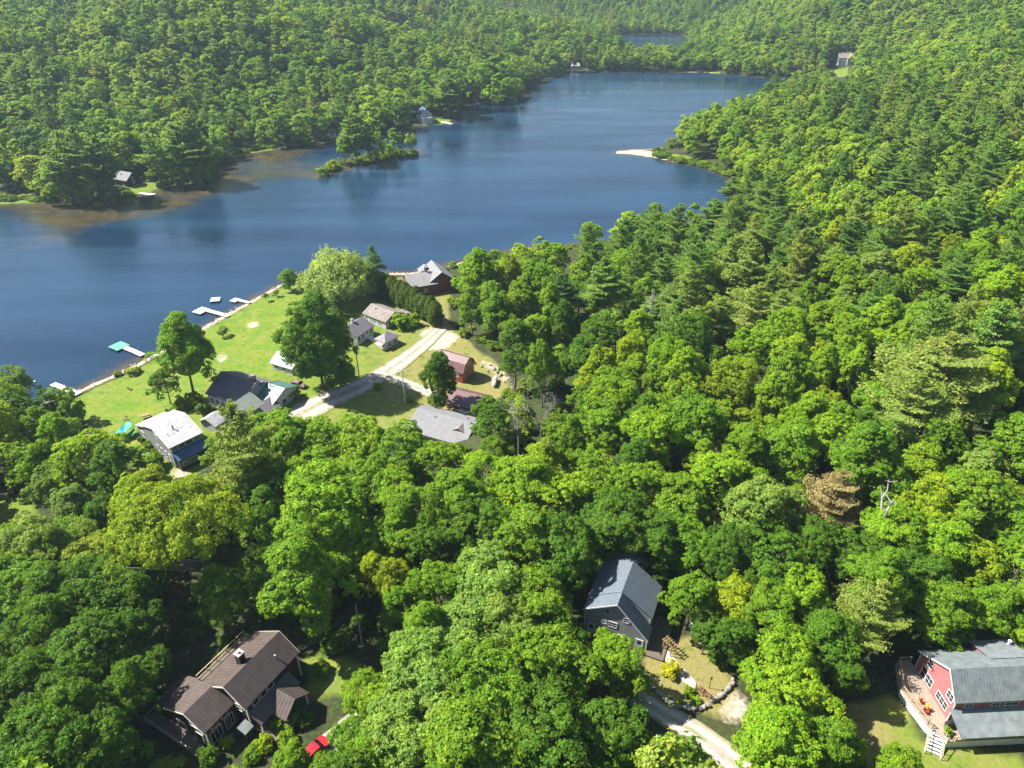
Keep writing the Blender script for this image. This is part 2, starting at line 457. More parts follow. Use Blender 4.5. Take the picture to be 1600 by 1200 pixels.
gx = axis(-130, 115, 2.0, -1250, 1250, -260, 310, 3.6)
gy = axis(40, 255, 2.0, -60, 1750, 0, 690, 3.2)
GX, GY = np.meshgrid(gx, gy)
DS = land(GX, GY)
GZ = zg(GX, GY, DS)
nx, ny = len(gx), len(gy)
GRID = GZ
LAWNS_PX = [
    [(95, 640), (115, 622), (215, 577), (300, 527), (400, 470), (440, 449), (500, 440), (590, 438), (690, 424), (705, 440), (700, 505), (745, 545), (790, 575), (800, 610), (750, 640), (742, 668), (640, 690),
     (560, 690), (500, 668), (430, 690), (330, 720), (285, 770), (215, 745), (190, 700), (150, 665)],
    [(1040, 1000), (1095, 990), (1140, 1040), (1150, 1085), (1170, 1110), (1130, 1125), (1060, 1100), (1015, 1085), (1000, 1030)],
    [(1390, 1085), (1420, 1110), (1440, 1160), (1600, 1180), (1640, 1260), (1400, 1260), (1340, 1180), (1310, 1100)],
    [(475, 1015), (560, 1035), (605, 1060), (600, 1095), (540, 1090), (480, 1090)],
    [(188, 292), (240, 284), (252, 292), (235, 301), (215, 304), (195, 300)],
    [(660, 196), (668, 184), (690, 183), (705, 188), (700, 194)],
    [(1300, 110), (1326, 104), (1326, 116), (1314, 122)],
    [(-30, 770), (50, 782), (62, 806), (30, 832), (-30, 840)],
    [(1110, 112), (1125, 108), (1125, 116), (1110, 116)],
    [(-40, 300), (80, 304), (86, 317), (-40, 320)], [(362, 237), (440, 226), (441, 231.5), (362, 244)],
    [(1025, 240), (1060, 241), (1110, 254), (1142, 268), (1140, 275), (1100, 261), (1040, 247)],
]
LAWNS = [[pix(u, v)[:2] for u, v in p] for p in LAWNS_PX]
SANDY = [[pix(u, v)[:2] for u, v in p] for p in [
    [(955, 239), (975, 232), (1018, 236), (1030, 247), (1000, 246)],
    [(1135, 1088), (1160, 1078), (1172, 1108), (1158, 1135), (1122, 1122)],
    [(655, 520), (680, 508), (720, 525), (700, 545), (670, 548)],
    [(1088, 112), (1102, 110), (1102, 114), (1088, 114)],
    [(742, 560), (768, 566), (796, 588), (804, 612), (788, 596), (766, 578)],
    [(1020, 1075), (1060, 1100), (1050, 1120), (1005, 1100)],
    [(337, 556), (352, 552), (357, 562), (342, 567)], [(385, 505), (403, 502), (405, 511), (388, 514)], [(270, 728), (300, 735), (290, 755), (262, 748)],
]]

verts = np.stack([GX, GY, GZ], -1).reshape(-1, 3)
ii = (np.arange(ny - 1)[:, None] * nx + np.arange(nx - 1)[None, :]).reshape(-1)
faces = np.stack([ii, ii + 1, ii + nx + 1, ii + nx], -1)

def fast_mesh(name, v, f, mats, smooth=False):
    me = bpy.data.meshes.new(name)
    v = np.asarray(v, np.float32); f = np.asarray(f, np.int32)
    me.vertices.add(len(v)); me.vertices.foreach_set('co', v.ravel())
    k = f.shape[1]
    me.loops.add(f.size); me.loops.foreach_set('vertex_index', f.ravel())
    me.polygons.add(len(f)); me.polygons.foreach_set('loop_start', np.arange(0, f.size, k, dtype=np.int32))
    me.polygons.foreach_set('loop_total', np.full(len(f), k, np.int32))
    if smooth: me.polygons.foreach_set('use_smooth', np.ones(len(f), bool))
    me.update(calc_edges=True)
    for m in (mats if isinstance(mats, (list, tuple)) else [mats]): me.materials.append(m)
    return me

def fattr(me, name, vals):
    a = me.attributes.new(name, 'FLOAT', 'POINT'); a.data.foreach_set('value', np.asarray(vals, np.float32).ravel())

def ground_mat():
    m, nt, b = new_mat('ground')
    tc = nd(nt, 'ShaderNodeTexCoord')
    def noise(s, d=6):
        n = nd(nt, 'ShaderNodeTexNoise'); n.inputs['Scale'].default_value = s; n.inputs['Detail'].default_value = d
        nt.links.new(tc.outputs['Object'], n.inputs['Vector']); return n.outputs['Fac']
    def mix(f, a, bcol):
        x = nd(nt, 'ShaderNodeMix', data_type='RGBA')
        for s, q in (('A', a), ('B', bcol)):
            if isinstance(q, tuple): x.inputs[s].default_value = (*q, 1)
            else: nt.links.new(q, x.inputs[s])
        nt.links.new(f, x.inputs['Factor']); return x.outputs['Result']
    def ramp(f, lo, hi):
        r = nd(nt, 'ShaderNodeMapRange'); r.inputs['From Min'].default_value = lo; r.inputs['From Max'].default_value = hi
        nt.links.new(f, r.inputs['Value']); return r.outputs['Result']
    def attr(n):
        a = nd(nt, 'ShaderNodeAttribute'); a.attribute_name = n; return a.outputs['Fac']
    def wob(a, n, k):
        x = nd(nt, 'ShaderNodeMath', operation='MULTIPLY_ADD'); x.inputs[1].default_value = k
        nt.links.new(n, x.inputs[0]); nt.links.new(a, x.inputs[2]); return x.outputs[0]
    nb, nm, nf = noise(0.05), noise(0.22), noise(1.6, 8)
    forest = mix(ramp(nm, 0.3, 0.7), (0.024, 0.026, 0.010), (0.046, 0.040, 0.018))
    forest = mix(ramp(nf, 0.45, 0.7), forest, (0.035, 0.075, 0.016))
    lawn = mix(ramp(nm, 0.35, 0.68), (0.080, 0.152, 0.009), (0.140, 0.165, 0.018))
    dry = mix(ramp(nf, 0.35, 0.7), (0.145, 0.135, 0.036), (0.230, 0.185, 0.080))
    lawn = mix(ramp(wob(attr('dry'), nb, 0.7), 0.55, 1.05), lawn, dry)
    fine = ramp(nf, 0.2, 0.8)
    n07 = noise(0.7, 8)
    lawn = mix(fine, lawn, mix(ramp(nf, 0.5, 0.75), lawn, (0.07, 0.10, 0.018)))
    lawn = mix(ramp(n07, 0.56, 0.72), lawn, (0.185, 0.160, 0.062))
    lawn = mix(ramp(n07, 0.44, 0.30), lawn, (0.062, 0.110, 0.011))
    col = mix(ramp(wob(attr('lawn'), nm, 3.0), 1.0, 2.2), forest, lawn)
    sand = mix(ramp(nf, 0.3, 0.7), (0.27, 0.215, 0.16), (0.40, 0.34, 0.275))
    col = mix(ramp(wob(attr('sandy'), nf, 2.2), 0.7, 2.0), col, sand)
    sh = nd(nt, 'ShaderNodeMath', operation='MULTIPLY'); sh.inputs[1].default_value = -1.0
    nt.links.new(attr('shore'), sh.inputs[0])
    beach = ramp(wob(sh.outputs[0], nf, 1.4), -1.1, -0.2)
    bm = nd(nt, 'ShaderNodeMath', operation='MULTIPLY'); nt.links.new(beach, bm.inputs[0]); nt.links.new(ramp(attr('beachy'), -16.0, -8.0), bm.inputs[1])
    col = mix(bm.outputs[0], col, mix(ramp(nf, 0.3, 0.7), (0.26, 0.19, 0.13), (0.44, 0.36, 0.28)))
    nt.links.new(col, b.inputs['Base Color'])
    b.inputs['Roughness'].default_value = 0.95; b.inputs['Specular IOR Level'].default_value = 0.15
    bp = nd(nt, 'ShaderNodeBump'); bp.inputs['Strength'].default_value = 0.5; bp.inputs['Distance'].default_value = 0.25
    nt.links.new(nf, bp.inputs['Height']); nt.links.new(bp.outputs['Normal'], b.inputs['Normal'])
    return m

me = fast_mesh('ground', verts, faces, ground_mat(), True)
lw = np.full(GX.shape, -50.0)
for p in LAWNS: lw = np.maximum(lw, sd(GX, GY, p))
sy = np.full(GX.shape, -50.0)
for p in SANDY: sy = np.maximum(sy, sd(GX, GY, p))
fattr(me, 'lawn', lw); fattr(me, 'sandy', sy); fattr(me, 'beachy', np.maximum(np.where(GY > 280, -50, lw), np.where(GY > 280, sy - 4, -50))); fattr(me, 'shore', DS)
dryness = sm((GX + 75) / 75) * 0.75
dryness = np.where(GY < 110, np.where(GX > 50, 0.42, np.where(GX > 0, 0.85, 0.3)), dryness)
dryness = np.where(GY > 290, 0.1, dryness)
fattr(me, 'dry', dryness)
tag(link('ground', me), kind='structure')

# ------------------------------------------------------------------ water
def water_mat():
    m, nt, b = new_mat('water')
    tc = nd(nt, 'ShaderNodeTexCoord')
    at_ = nd(nt, 'ShaderNodeAttribute'); at_.attribute_name = 'shoal'
    no = nd(nt, 'ShaderNodeTexNoise'); no.inputs['Scale'].default_value = 0.045; no.inputs['Detail'].default_value = 7; no.inputs['Roughness'].default_value = 0.62
    mp0 = nd(nt, 'ShaderNodeMapping'); mp0.inputs['Scale'].default_value = (0.6, 1.5, 1)
    nt.links.new(tc.outputs['Object'], mp0.inputs['Vector']); nt.links.new(mp0.outputs[0], no.inputs['Vector'])
    ad = nd(nt, 'ShaderNodeMath', operation='MULTIPLY_ADD'); ad.inputs[1].default_value = 1.1
    nt.links.new(no.outputs['Fac'], ad.inputs[0]); nt.links.new(at_.outputs['Fac'], ad.inputs[2])
    rp = nd(nt, 'ShaderNodeMapRange'); rp.inputs['From Min'].default_value = 0.8; rp.inputs['From Max'].default_value = 1.35; rp.interpolation_type = 'SMOOTHSTEP'
    nt.links.new(ad.outputs[0], rp.inputs['Value'])
    n2 = nd(nt, 'ShaderNodeTexNoise'); n2.inputs['Scale'].default_value = 0.02; n2.inputs['Detail'].default_value = 4
    mp1 = nd(nt, 'ShaderNodeMapping'); mp1.inputs['Scale'].default_value = (0.35, 1.6, 1); mp1.inputs['Rotation'].default_value = (0, 0, 0.2)
    nt.links.new(tc.outputs['Object'], mp1.inputs['Vector']); nt.links.new(mp1.outputs[0], n2.inputs['Vector'])
    deep = nd(nt, 'ShaderNodeMix', data_type='RGBA')
    deep.inputs['A'].default_value = (0.003, 0.013, 0.031, 1); deep.inputs['B'].default_value = (0.011, 0.036, 0.068, 1)
    dr = nd(nt, 'ShaderNodeMapRange'); dr.inputs['From Min'].default_value = 0.32; dr.inputs['From Max'].default_value = 0.68
    nt.links.new(n2.outputs['Fac'], dr.inputs['Value']); nt.links.new(dr.outputs['Result'], deep.inputs['Factor'])
    n3 = nd(nt, 'ShaderNodeTexNoise'); n3.inputs['Scale'].default_value = 0.16; n3.inputs['Detail'].default_value = 8
    nt.links.new(tc.outputs['Object'], n3.inputs['Vector'])
    bot = nd(nt, 'ShaderNodeMix', data_type='RGBA')
    bot.inputs['A'].default_value = (0.026, 0.022, 0.011, 1); bot.inputs['B'].default_value = (0.068, 0.052, 0.024, 1)
    r3 = nd(nt, 'ShaderNodeMapRange'); r3.inputs['From Min'].default_value = 0.3; r3.inputs['From Max'].default_value = 0.7
    nt.links.new(n3.outputs['Fac'], r3.inputs['Value']); nt.links.new(r3.outputs['Result'], bot.inputs['Factor'])
    mx = nd(nt, 'ShaderNodeMix', data_type='RGBA')
    nt.links.new(deep.outputs['Result'], mx.inputs['A']); nt.links.new(bot.outputs['Result'], mx.inputs['B']); nt.links.new(rp.outputs['Result'], mx.inputs['Factor'])
    nt.links.new(mx.outputs['Result'], b.inputs['Base Color'])
    b.inputs['IOR'].default_value = 1.33
    rr = nd(nt, 'ShaderNodeMapRange'); rr.inputs['From Min'].default_value = 0.35; rr.inputs['From Max'].default_value = 0.65; rr.inputs['To Min'].default_value = 0.03; rr.inputs['To Max'].default_value = 0.22
    nt.links.new(n2.outputs['Fac'], rr.inputs['Value']); nt.links.new(rr.outputs['Result'], b.inputs['Roughness'])
    w = nd(nt, 'ShaderNodeTexNoise'); w.inputs['Scale'].default_value = 0.8; w.inputs['Detail'].default_value = 5; w.inputs['Roughness'].default_value = 0.6
    mp = nd(nt, 'ShaderNodeMapping'); mp.inputs['Scale'].default_value = (0.55, 1.0, 1); mp.inputs['Rotation'].default_value = (0, 0, 0.5)
    nt.links.new(tc.outputs['Object'], mp.inputs['Vector']); nt.links.new(mp.outputs[0], w.inputs['Vector'])
    bp = nd(nt, 'ShaderNodeBump'); bp.inputs['Strength'].default_value = 0.34; bp.inputs['Distance'].default_value = 0.35
    ws = nd(nt, 'ShaderNodeMapRange'); ws.inputs['From Min'].default_value = 0.38; ws.inputs['From Max'].default_value = 0.62; ws.inputs['To Min'].default_value = 0.12; ws.inputs['To Max'].default_value = 0.55
    n5 = nd(nt, 'ShaderNodeTexNoise'); n5.inputs['Scale'].default_value = 0.035; n5.inputs['Detail'].default_value = 6; n5.inputs['Roughness'].default_value = 0.65
    mp5 = nd(nt, 'ShaderNodeMapping'); mp5.inputs['Scale'].default_value = (0.3, 1.9, 1); mp5.inputs['Rotation'].default_value = (0, 0, -0.15)
    nt.links.new(tc.outputs['Object'], mp5.inputs['Vector']); nt.links.new(mp5.outputs[0], n5.inputs['Vector'])
    nt.links.new(n5.outputs['Fac'], ws.inputs['Value']); nt.links.new(ws.outputs['Result'], bp.inputs['Strength'])
    nt.links.new(w.outputs['Fac'], bp.inputs['Height']); nt.links.new(bp.outputs['Normal'], b.inputs['Normal'])
    return m

wx, wy = np.arange(-524, 290, 5.0), np.arange(-40, 960, 5.0)
WX, WY = np.meshgrid(wx, wy)
wd = -np.minimum(-sd(WX, WY, LAKE), -sd(WX, WY, LAKE2))
n1 = len(wx)
keep = wd > -7.5
jj = (np.arange(len(wy) - 1)[:, None] * n1 + np.arange(n1 - 1)[None, :]).reshape(-1)
fk = keep.ravel()
wf = np.stack([jj, jj + 1, jj + n1 + 1, jj + n1], -1)
wf = wf[fk[wf].any(1)]
used = np.unique(wf); remap = np.full(WX.size, -1); remap[used] = np.arange(len(used))
WV = np.stack([WX.ravel(), WY.ravel(), np.zeros(WX.size)], -1)[used]
me = fast_mesh('lake_water', WV, remap[wf], water_mat(), True)
wdd = np.maximum(-land(WV[:, 0], WV[:, 1]), 0)
cove = sd(WV[:, 0], WV[:, 1], [at(u, v) for u, v in [(0, 318), (90, 315), (200, 315), (260, 290), (350, 270), (360, 243), (440, 230), (520, 220), (505, 275), (400, 300), (330, 335), (180, 365), (60, 430), (-60, 440)]])
shoal = 0.85 * np.exp(-wdd / 4.5) + 0.95 * sm((cove + 10) / 40) * np.exp(-np.maximum(wdd - 10, 0) / 45)
fattr(me, 'shoal', shoal)
tag(link('lake_water', me), kind='structure')

# ------------------------------------------------------------------ roads and paths
def ribbon(name, pts_px, w, mat, lift=0.10, rag=0.12, parent=None):
    P = [Vector(pix(u, v)[:2]) for u, v in pts_px]
    L = []
    for a, b in zip(P, P[1:]):
        n = max(2, int((b - a).length / 1.2))
        L += [a.lerp(b, i / n) for i in range(n)]
    L.append(P[-1])
    for _ in range(6):
        L = [L[0]] + [(L[i - 1] + L[i] * 2 + L[i + 1]) / 4 for i in range(1, len(L) - 1)] + [L[-1]]
    K = 7
    v, f = [], []
    for i, p in enumerate(L):
        d = (L[min(i + 1, len(L) - 1)] - L[max(i - 1, 0)]).normalized(); nrm = Vector((-d.y, d.x))
        t = i / (len(L) - 1)
        ww = w if not hasattr(w, '__len__') else w[0] + (w[1] - w[0]) * t
        lw_, rw_ = ww / 2 + random.uniform(-rag, rag), ww / 2 + random.uniform(-rag, rag)
        for k in range(K):
            s = k / (K - 1)
            q = p + nrm * (-rw_ + (rw_ + lw_) * s)
            v.append((q.x, q.y, gz(q.x, q.y) + lift))
    for i in range(len(L) - 1):
        for k in range(K - 1):
            a = i * K + k; f.append((a, a + 1, a + K + 1, a + K))
    me = fast_mesh(name, v, f, mat, True)
    fattr(me, 'across', np.tile(np.linspace(-1, 1, K), len(L)))
    return tag(link(name, me, parent), kind='structure')

ribbon('gravel_road', [(690, 512), (672, 530), (640, 556), (600, 584), (560, 606), (505, 628), (455, 655)], (4.0, 9.5), M['gravel'], 0.10)
ribbon('gravel_driveway', [(596, 586), (640, 601), (690, 622), (735, 645)], 3.6, M['gravel'], 0.13)
ribbon('driveway', [(985, 1085), (1030, 1112), (1085, 1142), (1140, 1185), (1180, 1225), (1220, 1270)], (3.2, 4.6), M['gravel'], 0.10)
ribbon('lower_driveway', [(905, 1150), (940, 1180), (985, 1205), (1040, 1240)], 4.2, M['gravel'], 0.10)
ribbon('parking_pad', [(500, 1172), (545, 1140), (600, 1085)], 3.4, M['pad'], 0.10)
ribbon('far_road', [(300, 245), (360, 236), (440, 222), (520, 211)], 5.0, plain('old_asphalt', (0.16, 0.16, 0.165), 0.9), 0.15)
ribbon('garden_path', [(1036, 1018), (1052, 1040), (1092, 1080)], 1.5, M['paving'], 0.12, 0.05)

# ------------------------------------------------------------------ houses
class Bld:
    """a building laid out in its own turned frame; heights are above the lake"""
    def __init__(s, name, label, ang, cx, cy, g=None, cat='house', group=None):
        a = R(ang); s.cx, s.cy = cx, cy
        wx_, wy_ = cx * math.cos(a) - cy * math.sin(a), cx * math.sin(a) + cy * math.cos(a)
        s.g = gz(wx_, wy_) if g is None else g
        s.root = thing(name, (wx_, wy_, s.g), a, label, cat, group)
    def P(s, x, y, z): return (x - s.cx, y - s.cy, z - s.g)
    def sw(s, axis, a, b, z): return s.P(a, b, z) if axis == 'x' else s.P(b, a, z)
    def walls(s, a0, a1, prof, zb, mat, axis='x', name='wall'):
        """prism along the axis under the profile [(b, z), ...]"""
        ring = [(prof[0][0], zb)] + list(prof) + [(prof[-1][0], zb)]
        mb = MB(); mb.prism([s.sw(axis, a0, b, z) for b, z in ring], [s.sw(axis, a1, b, z) for b, z in ring])
        return mb.build(name, mat, s.root)
    def roof(s, a0, a1, prof, mat, axis='x', og=0.35, oe=0.4, th=0.16, seam=0.0, name='roof', ends=(True, True)):
        mb = MB(); n = len(prof)
        a0, a1 = a0 - og * (1 if ends[0] else 0), a1 + og * (1 if ends[1] else 0)
        pr = [list(p) for p in prof]
        for i, j in ((0, 1), (n - 1, n - 2)):
            dx, dz = pr[i][0] - pr[j][0], pr[i][1] - pr[j][1]; L = math.hypot(dx, dz)
            pr[i] = [pr[i][0] + dx / L * oe, pr[i][1] + dz / L * oe]
        lo = [(b, z + 0.02) for b, z in pr]; hi = [(b, z + 0.02 + th) for b, z in pr]
        ring = hi + lo[::-1]
        mb.prism([s.sw(axis, a0, b, z) for b, z in ring], [s.sw(axis, a1, b, z) for b, z in ring])
        if seam:
            k = max(1, int((a1 - a0) / seam))
            for i in range(k + 1):
                a = a0 + 0.03 + (a1 - a0 - 0.06) * i / k
                for (b0, z0), (b1, z1) in zip(hi, hi[1:]):
                    mb.hexa([s.sw(axis, a - .025, b0, z0 - .02), s.sw(axis, a + .025, b0, z0 - .02), s.sw(axis, a + .025, b1, z1 - .02), s.sw(axis, a - .025, b1, z1 - .02)],
                            [s.sw(axis, a - .025, b0, z0 + .045), s.sw(axis, a + .025, b0, z0 + .045), s.sw(axis, a + .025, b1, z1 + .045), s.sw(axis, a - .025, b1, z1 + .045)])
        return mb.build(name, mat, s.root)
    def block(s, a0, a1, prof, zb, wm, rm, axis='x', **kw):
        w = s.walls(a0, a1, prof, zb, wm, axis)
        return w, s.roof(a0, a1, prof, rm, axis, **kw)
    def window(s, face, c, side, a, z, w, h, fm='white_trim', pm='pane', mull=1, name='window', cross=True, t=0.10):
        """window on the plane face = c ('x' or 'y'), outward side +-1, centre at a, bottom z"""
        def q(al, d, zz): return s.P(c + side * d, al, zz) if face == 'x' else s.P(al, c + side * d, zz)
        def bx(mb, a0, a1, d0, d1, z0, z1):
            mb.hexa([q(a0, d0, z0), q(a1, d0, z0), q(a1, d1, z0), q(a0, d1, z0)], [q(a0, d0, z1), q(a1, d0, z1), q(a1, d1, z1), q(a0, d1, z1)])
        mb = MB(); x0, x1 = a - w / 2, a + w / 2
        bx(mb, x0 - t, x0, -.05, .07, z - t, z + h + t); bx(mb, x1, x1 + t, -.05, .07, z - t, z + h + t)
        bx(mb, x0, x1, -.05, .07, z - t, z); bx(mb, x0, x1, -.05, .07, z + h, z + h + t)
        for i in range(1, mull + 1):
            xm = x0 + w * i / (mull + 1); bx(mb, xm - .03, xm + .03, -.04, .055, z, z + h)
        if cross: bx(mb, x0, x1, -.04, .05, z + h * .5 - .025, z + h * .5 + .025)
        o = mb.build(name, M[fm], s.root)
        pb = MB(); bx(pb, x0 - .01, x1 + .01, -.06, .03, z - .01, z + h + .01)
        pb.build('pane', M[pm], o)
        return o
    def door(s, face, c, side, a, z, w=0.95, h=2.05, dm='white_trim', fm='white_trim'):
        def q(al, d, zz): return s.P(c + side * d, al, zz) if face == 'x' else s.P(al, c + side * d, zz)
        mb = MB()
        def bx(mb, a0, a1, d0, d1, z0, z1):
            mb.hexa([q(a0, d0, z0), q(a1, d0, z0), q(a1, d1, z0), q(a0, d1, z0)], [q(a0, d0, z1), q(a1, d0, z1), q(a1, d1, z1), q(a0, d1, z1)])
        bx(mb, a - w / 2, a + w / 2, -.05, .05, z, z + h)
        o = mb.build('door', M[dm], s.root)
        fb = MB(); bx(fb, a - w / 2 - .1, a - w / 2, -.05, .07, z, z + h + .1); bx(fb, a + w / 2, a + w / 2 + .1, -.05, .07, z, z + h + .1); bx(fb, a - w / 2, a + w / 2, -.05, .07, z + h, z + h + .1)
        fb.build('frame', M[fm], o)
        pb = MB(); bx(pb, a - w * .32, a + w * .32, .051, .06, z + h * .52, z + h * .9); pb.build('pane', M['pane'], o)
        kb = MB(); bx(kb, a + w * .36, a + w * .42, .05, .12, z + h * .44, z + h * .48); kb.build('handle', M['galv'], o)
        return o
    def corner(s, pts, zb, mat='white_trim', w=0.14):
        """corner boards, one mesh: [(x, y, ztop)]"""
        for x, y, zt in pts:
            mb = MB(); p = s.P(x, y, zb); q = s.P(x, y, zt)
            mb.box(p[0] - w / 2, p[0] + w / 2, p[1] - w / 2, p[1] + w / 2, p[2], q[2])
            mb.build('corner_board', M[mat], s.root)
    def rake(s, a, prof, axis='x', mat='white_trim', oe=0.4, w=0.2, t=0.05):
        """barge board along a gable"""
        mb = MB()
        pr = [list(p) for p in prof]
        for i, j in ((0, 1), (len(pr) - 1, len(pr) - 2)):
            dx, dz = pr[i][0] - pr[j][0], pr[i][1] - pr[j][1]; L = math.hypot(dx, dz)
            pr[i] = [pr[i][0] + dx / L * oe, pr[i][1] + dz / L * oe]
        for (b0, z0), (b1, z1) in zip(pr, pr[1:]):
            ring = lambda aa: [s.sw(axis, aa, b0, z0 - .05), s.sw(axis, aa, b1, z1 - .05), s.sw(axis, aa, b1, z1 + .20), s.sw(axis, aa, b0, z0 + .20)]
            mb.prism(ring(a - t / 2), ring(a + t / 2))
        return mb.build('barge_board', M[mat], s.root)
    def chimney(s, roof, x, y, z0, z1, w=0.7, d=0.7, mat='brick', cap=True):
        p = s.P(x, y, z0); h = z1 - z0
        mb = MB(); mb.box(p[0] - w / 2, p[0] + w / 2, p[1] - d / 2, p[1] + d / 2, p[2], p[2] + h, 0)
        if cap:
            mb.box(p[0] - w / 2 - .08, p[0] + w / 2 + .08, p[1] - d / 2 - .08, p[1] + d / 2 + .08, p[2] + h, p[2] + h + .14, 1)
            mb.tube([(p[0], p[1], p[2] + h + .1), (p[0], p[1], p[2] + h + .45)], .16, 8, 1)
        return mb.build('chimney', [M[mat], M['chim_stone']], roof)
    def pipe(s, roof, x, y, z0, h=0.8, r=0.1, mat='galv'):
        p = s.P(x, y, z0)
        mb = MB(); mb.tube([p, (p[0], p[1], p[2] + h)], r, 8); mb.tube([(p[0], p[1], p[2] + h), (p[0], p[1], p[2] + h + .12)], r * 1.6, 8)
        return mb.build('vent_pipe', M[mat], roof)

def railing(b, pts, z, h=0.95, mat='rail', step=1.5, name='railing', bal=0.0):
    mb = MB()
    for (x0, y0), (x1, y1) in zip(pts, pts[1:]):
        L = math.hypot(x1 - x0, y1 - y0); n = max(1, round(L / step))
        for i in range(n + 1):
            x, y = x0 + (x1 - x0) * i / n, y0 + (y1 - y0) * i / n
            mb.bar(b.P(x, y, z), b.P(x, y, z + h + .05), .11)
        mb.bar(b.P(x0, y0, z + h), b.P(x1, y1, z + h), .12, .06); mb.bar(b.P(x0, y0, z + .15), b.P(x1, y1, z + .15), .07, .06)
        if bal:
            k = int(L / bal)
            for i in range(1, k):
                x, y = x0 + (x1 - x0) * i / k, y0 + (y1 - y0) * i / k
                mb.bar(b.P(x, y, z + .15), b.P(x, y, z + h), .035)
    return mb.build(name, M[mat], b.root)

def deck(b, pts, z, zb, mat='deck', skirt='deck', name='deck'):
    mb = MB()
    mb.prism([b.P(x, y, z - .18) for x, y in pts], [b.P(x, y, z) for x, y in pts])
    o = mb.build(name, M[mat], b.root)
    return o

def stairs(b, x0, x1, y0, y1, z0, z1, n, axis='y', mat='deck', name='stairs'):
    """flight from (y0, z0) down or up to (y1, z1)"""
    mb = MB()
    for i in range(n):
        t = (i + .5) / n; yy = y0 + (y1 - y0) * t; zz = z0 + (z1 - z0) * t; d = abs(y1 - y0) / n * .48
        if axis == 'y': mb.hexa([b.P(x0, yy - d, zz - .05), b.P(x1, yy - d, zz - .05), b.P(x1, yy + d, zz - .05), b.P(x0, yy + d, zz - .05)], [b.P(x0, yy - d, zz), b.P(x1, yy - d, zz), b.P(x1, yy + d, zz), b.P(x0, yy + d, zz)])
        else: mb.hexa([b.P(yy - d, x0, zz - .05), b.P(yy + d, x0, zz - .05), b.P(yy + d, x1, zz - .05), b.P(yy - d, x1, zz - .05)], [b.P(yy - d, x0, zz), b.P(yy + d, x0, zz), b.P(yy + d, x1, zz), b.P(yy - d, x1, zz)])
    for x in (x0, x1):
        if axis == 'y': mb.bar(b.P(x, y0, z0 - .12), b.P(x, y1, z1 - .12), .06, .25)
        else: mb.bar(b.P(y0, x, z0 - .12), b.P(y1, x, z1 - .12), .06, .25)
    return mb.build(name, M[mat], b.root)

# --- white roofed lake house
b = Bld('lake_house', 'grey clapboard house with white metal roof and blue porch roof beside the lawn', 49, 47, 142)
prof = [(134.4, 7.6), (141.0, 9.5), (147.0, 7.6)]
w, rf = b.block(43.3, 50.4, prof, 1.0, M['pale_grey_siding'], M['metal_white'], seam=1.2)
b.pipe(rf, 46.3, 138.2, 8.6, 1.1, .13, 'black'); b.pipe(rf, 44.6, 137.5, 8.4, .5, .07)
b.rake(42.93, prof)
b.block(43.6, 50.0, [(146.9, 6.9), (152.0, 5.0)], 1.0, M['pale_grey_siding'], M['metal_white'], seam=1.2, ends=(True, True))
b.block(43.55, 50.15, [(132.2, 4.9), (134.38, 5.9)], 1.0, M['brown_siding'], M['metal_blue'], oe=0.2, og=0.3, seam=0.6)
for i in range(4): b.window('x', 43.3, -1, 136.2 + i * 1.75, 3.2, .8, 1.5)
b.window('x', 43.3, -1, 140.6, 7.0, .7, .9)
b.window('x', 43.6, -1, 149.5, 3.0, 1.5, 1.3)
for a, ww, pm in ((44.2, 1.1, 'pane_light'), (45.7, 1.3, 'pane'), (47.4, 1.5, 'pane'), (49.2, 1.4, 'pane_light')): b.window('y', 134.4, -1, a, 6.35, ww, .9, pm=pm, mull=0, cross=False)
for a, ww in ((44.5, .9), (46.4, 1.8)): b.window('y', 132.2, -1, a, 3.3, ww, 1.0, mull=0)
b.corner([(43.3, 134.4, 7.5), (50.4, 134.4, 7.5)], 1.2)

# turquoise sun shade on the lake side
b = Bld('sun_canopy', 'turquoise and green canvas sun shade stretched beside the white roofed house', 49, 41.6, 155.0, cat='canopy')
cv = lambda x, y, z: b.P(x, y, z)
def canvas(x0, x1, y0, y1, z0, z1, name, mat):
    mb = MB(); n = 8
    def g(i, j, dz=0):
        t, s_ = i / n, j / 5
        return cv(x0 + (x1 - x0) * t, y0 + (y1 - y0) * s_, z0 + (z1 - z0) * t + .22 * math.sin(t * 9) * math.sin(s_ * 4) - .8 * math.sin(math.pi * t) * .5 - .5 * math.sin(math.pi * s_) + dz)
    for i in range(n):
        for j in range(5):
            mb.poly([g(i, j), g(i + 1, j), g(i + 1, j + 1), g(i, j + 1)]); mb.poly([g(i, j + 1, -.03), g(i + 1, j + 1, -.03), g(i + 1, j, -.03), g(i, j, -.03)])
    return mb.build(name, mat, b.root)
canvas(39.6, 43.3, 153.9, 156.2, 3.1, 4.6, 'canvas', M['turquoise'])
canvas(40.0, 43.2, 152.2, 153.8, 2.4, 3.6, 'side_canvas', M['green_canvas'])
for x, y, z in ((39.6, 153.9, 3.1), (43.3, 153.9, 4.6), (39.6, 156.2, 3.1), (43.3, 156.2, 4.6), (40.0, 152.2, 2.4)):
    mb = MB(); mb.tube([cv(x, y, 1.2), cv(x, y, z)], .05, 6); mb.build('leg', M['galv'], b.root)

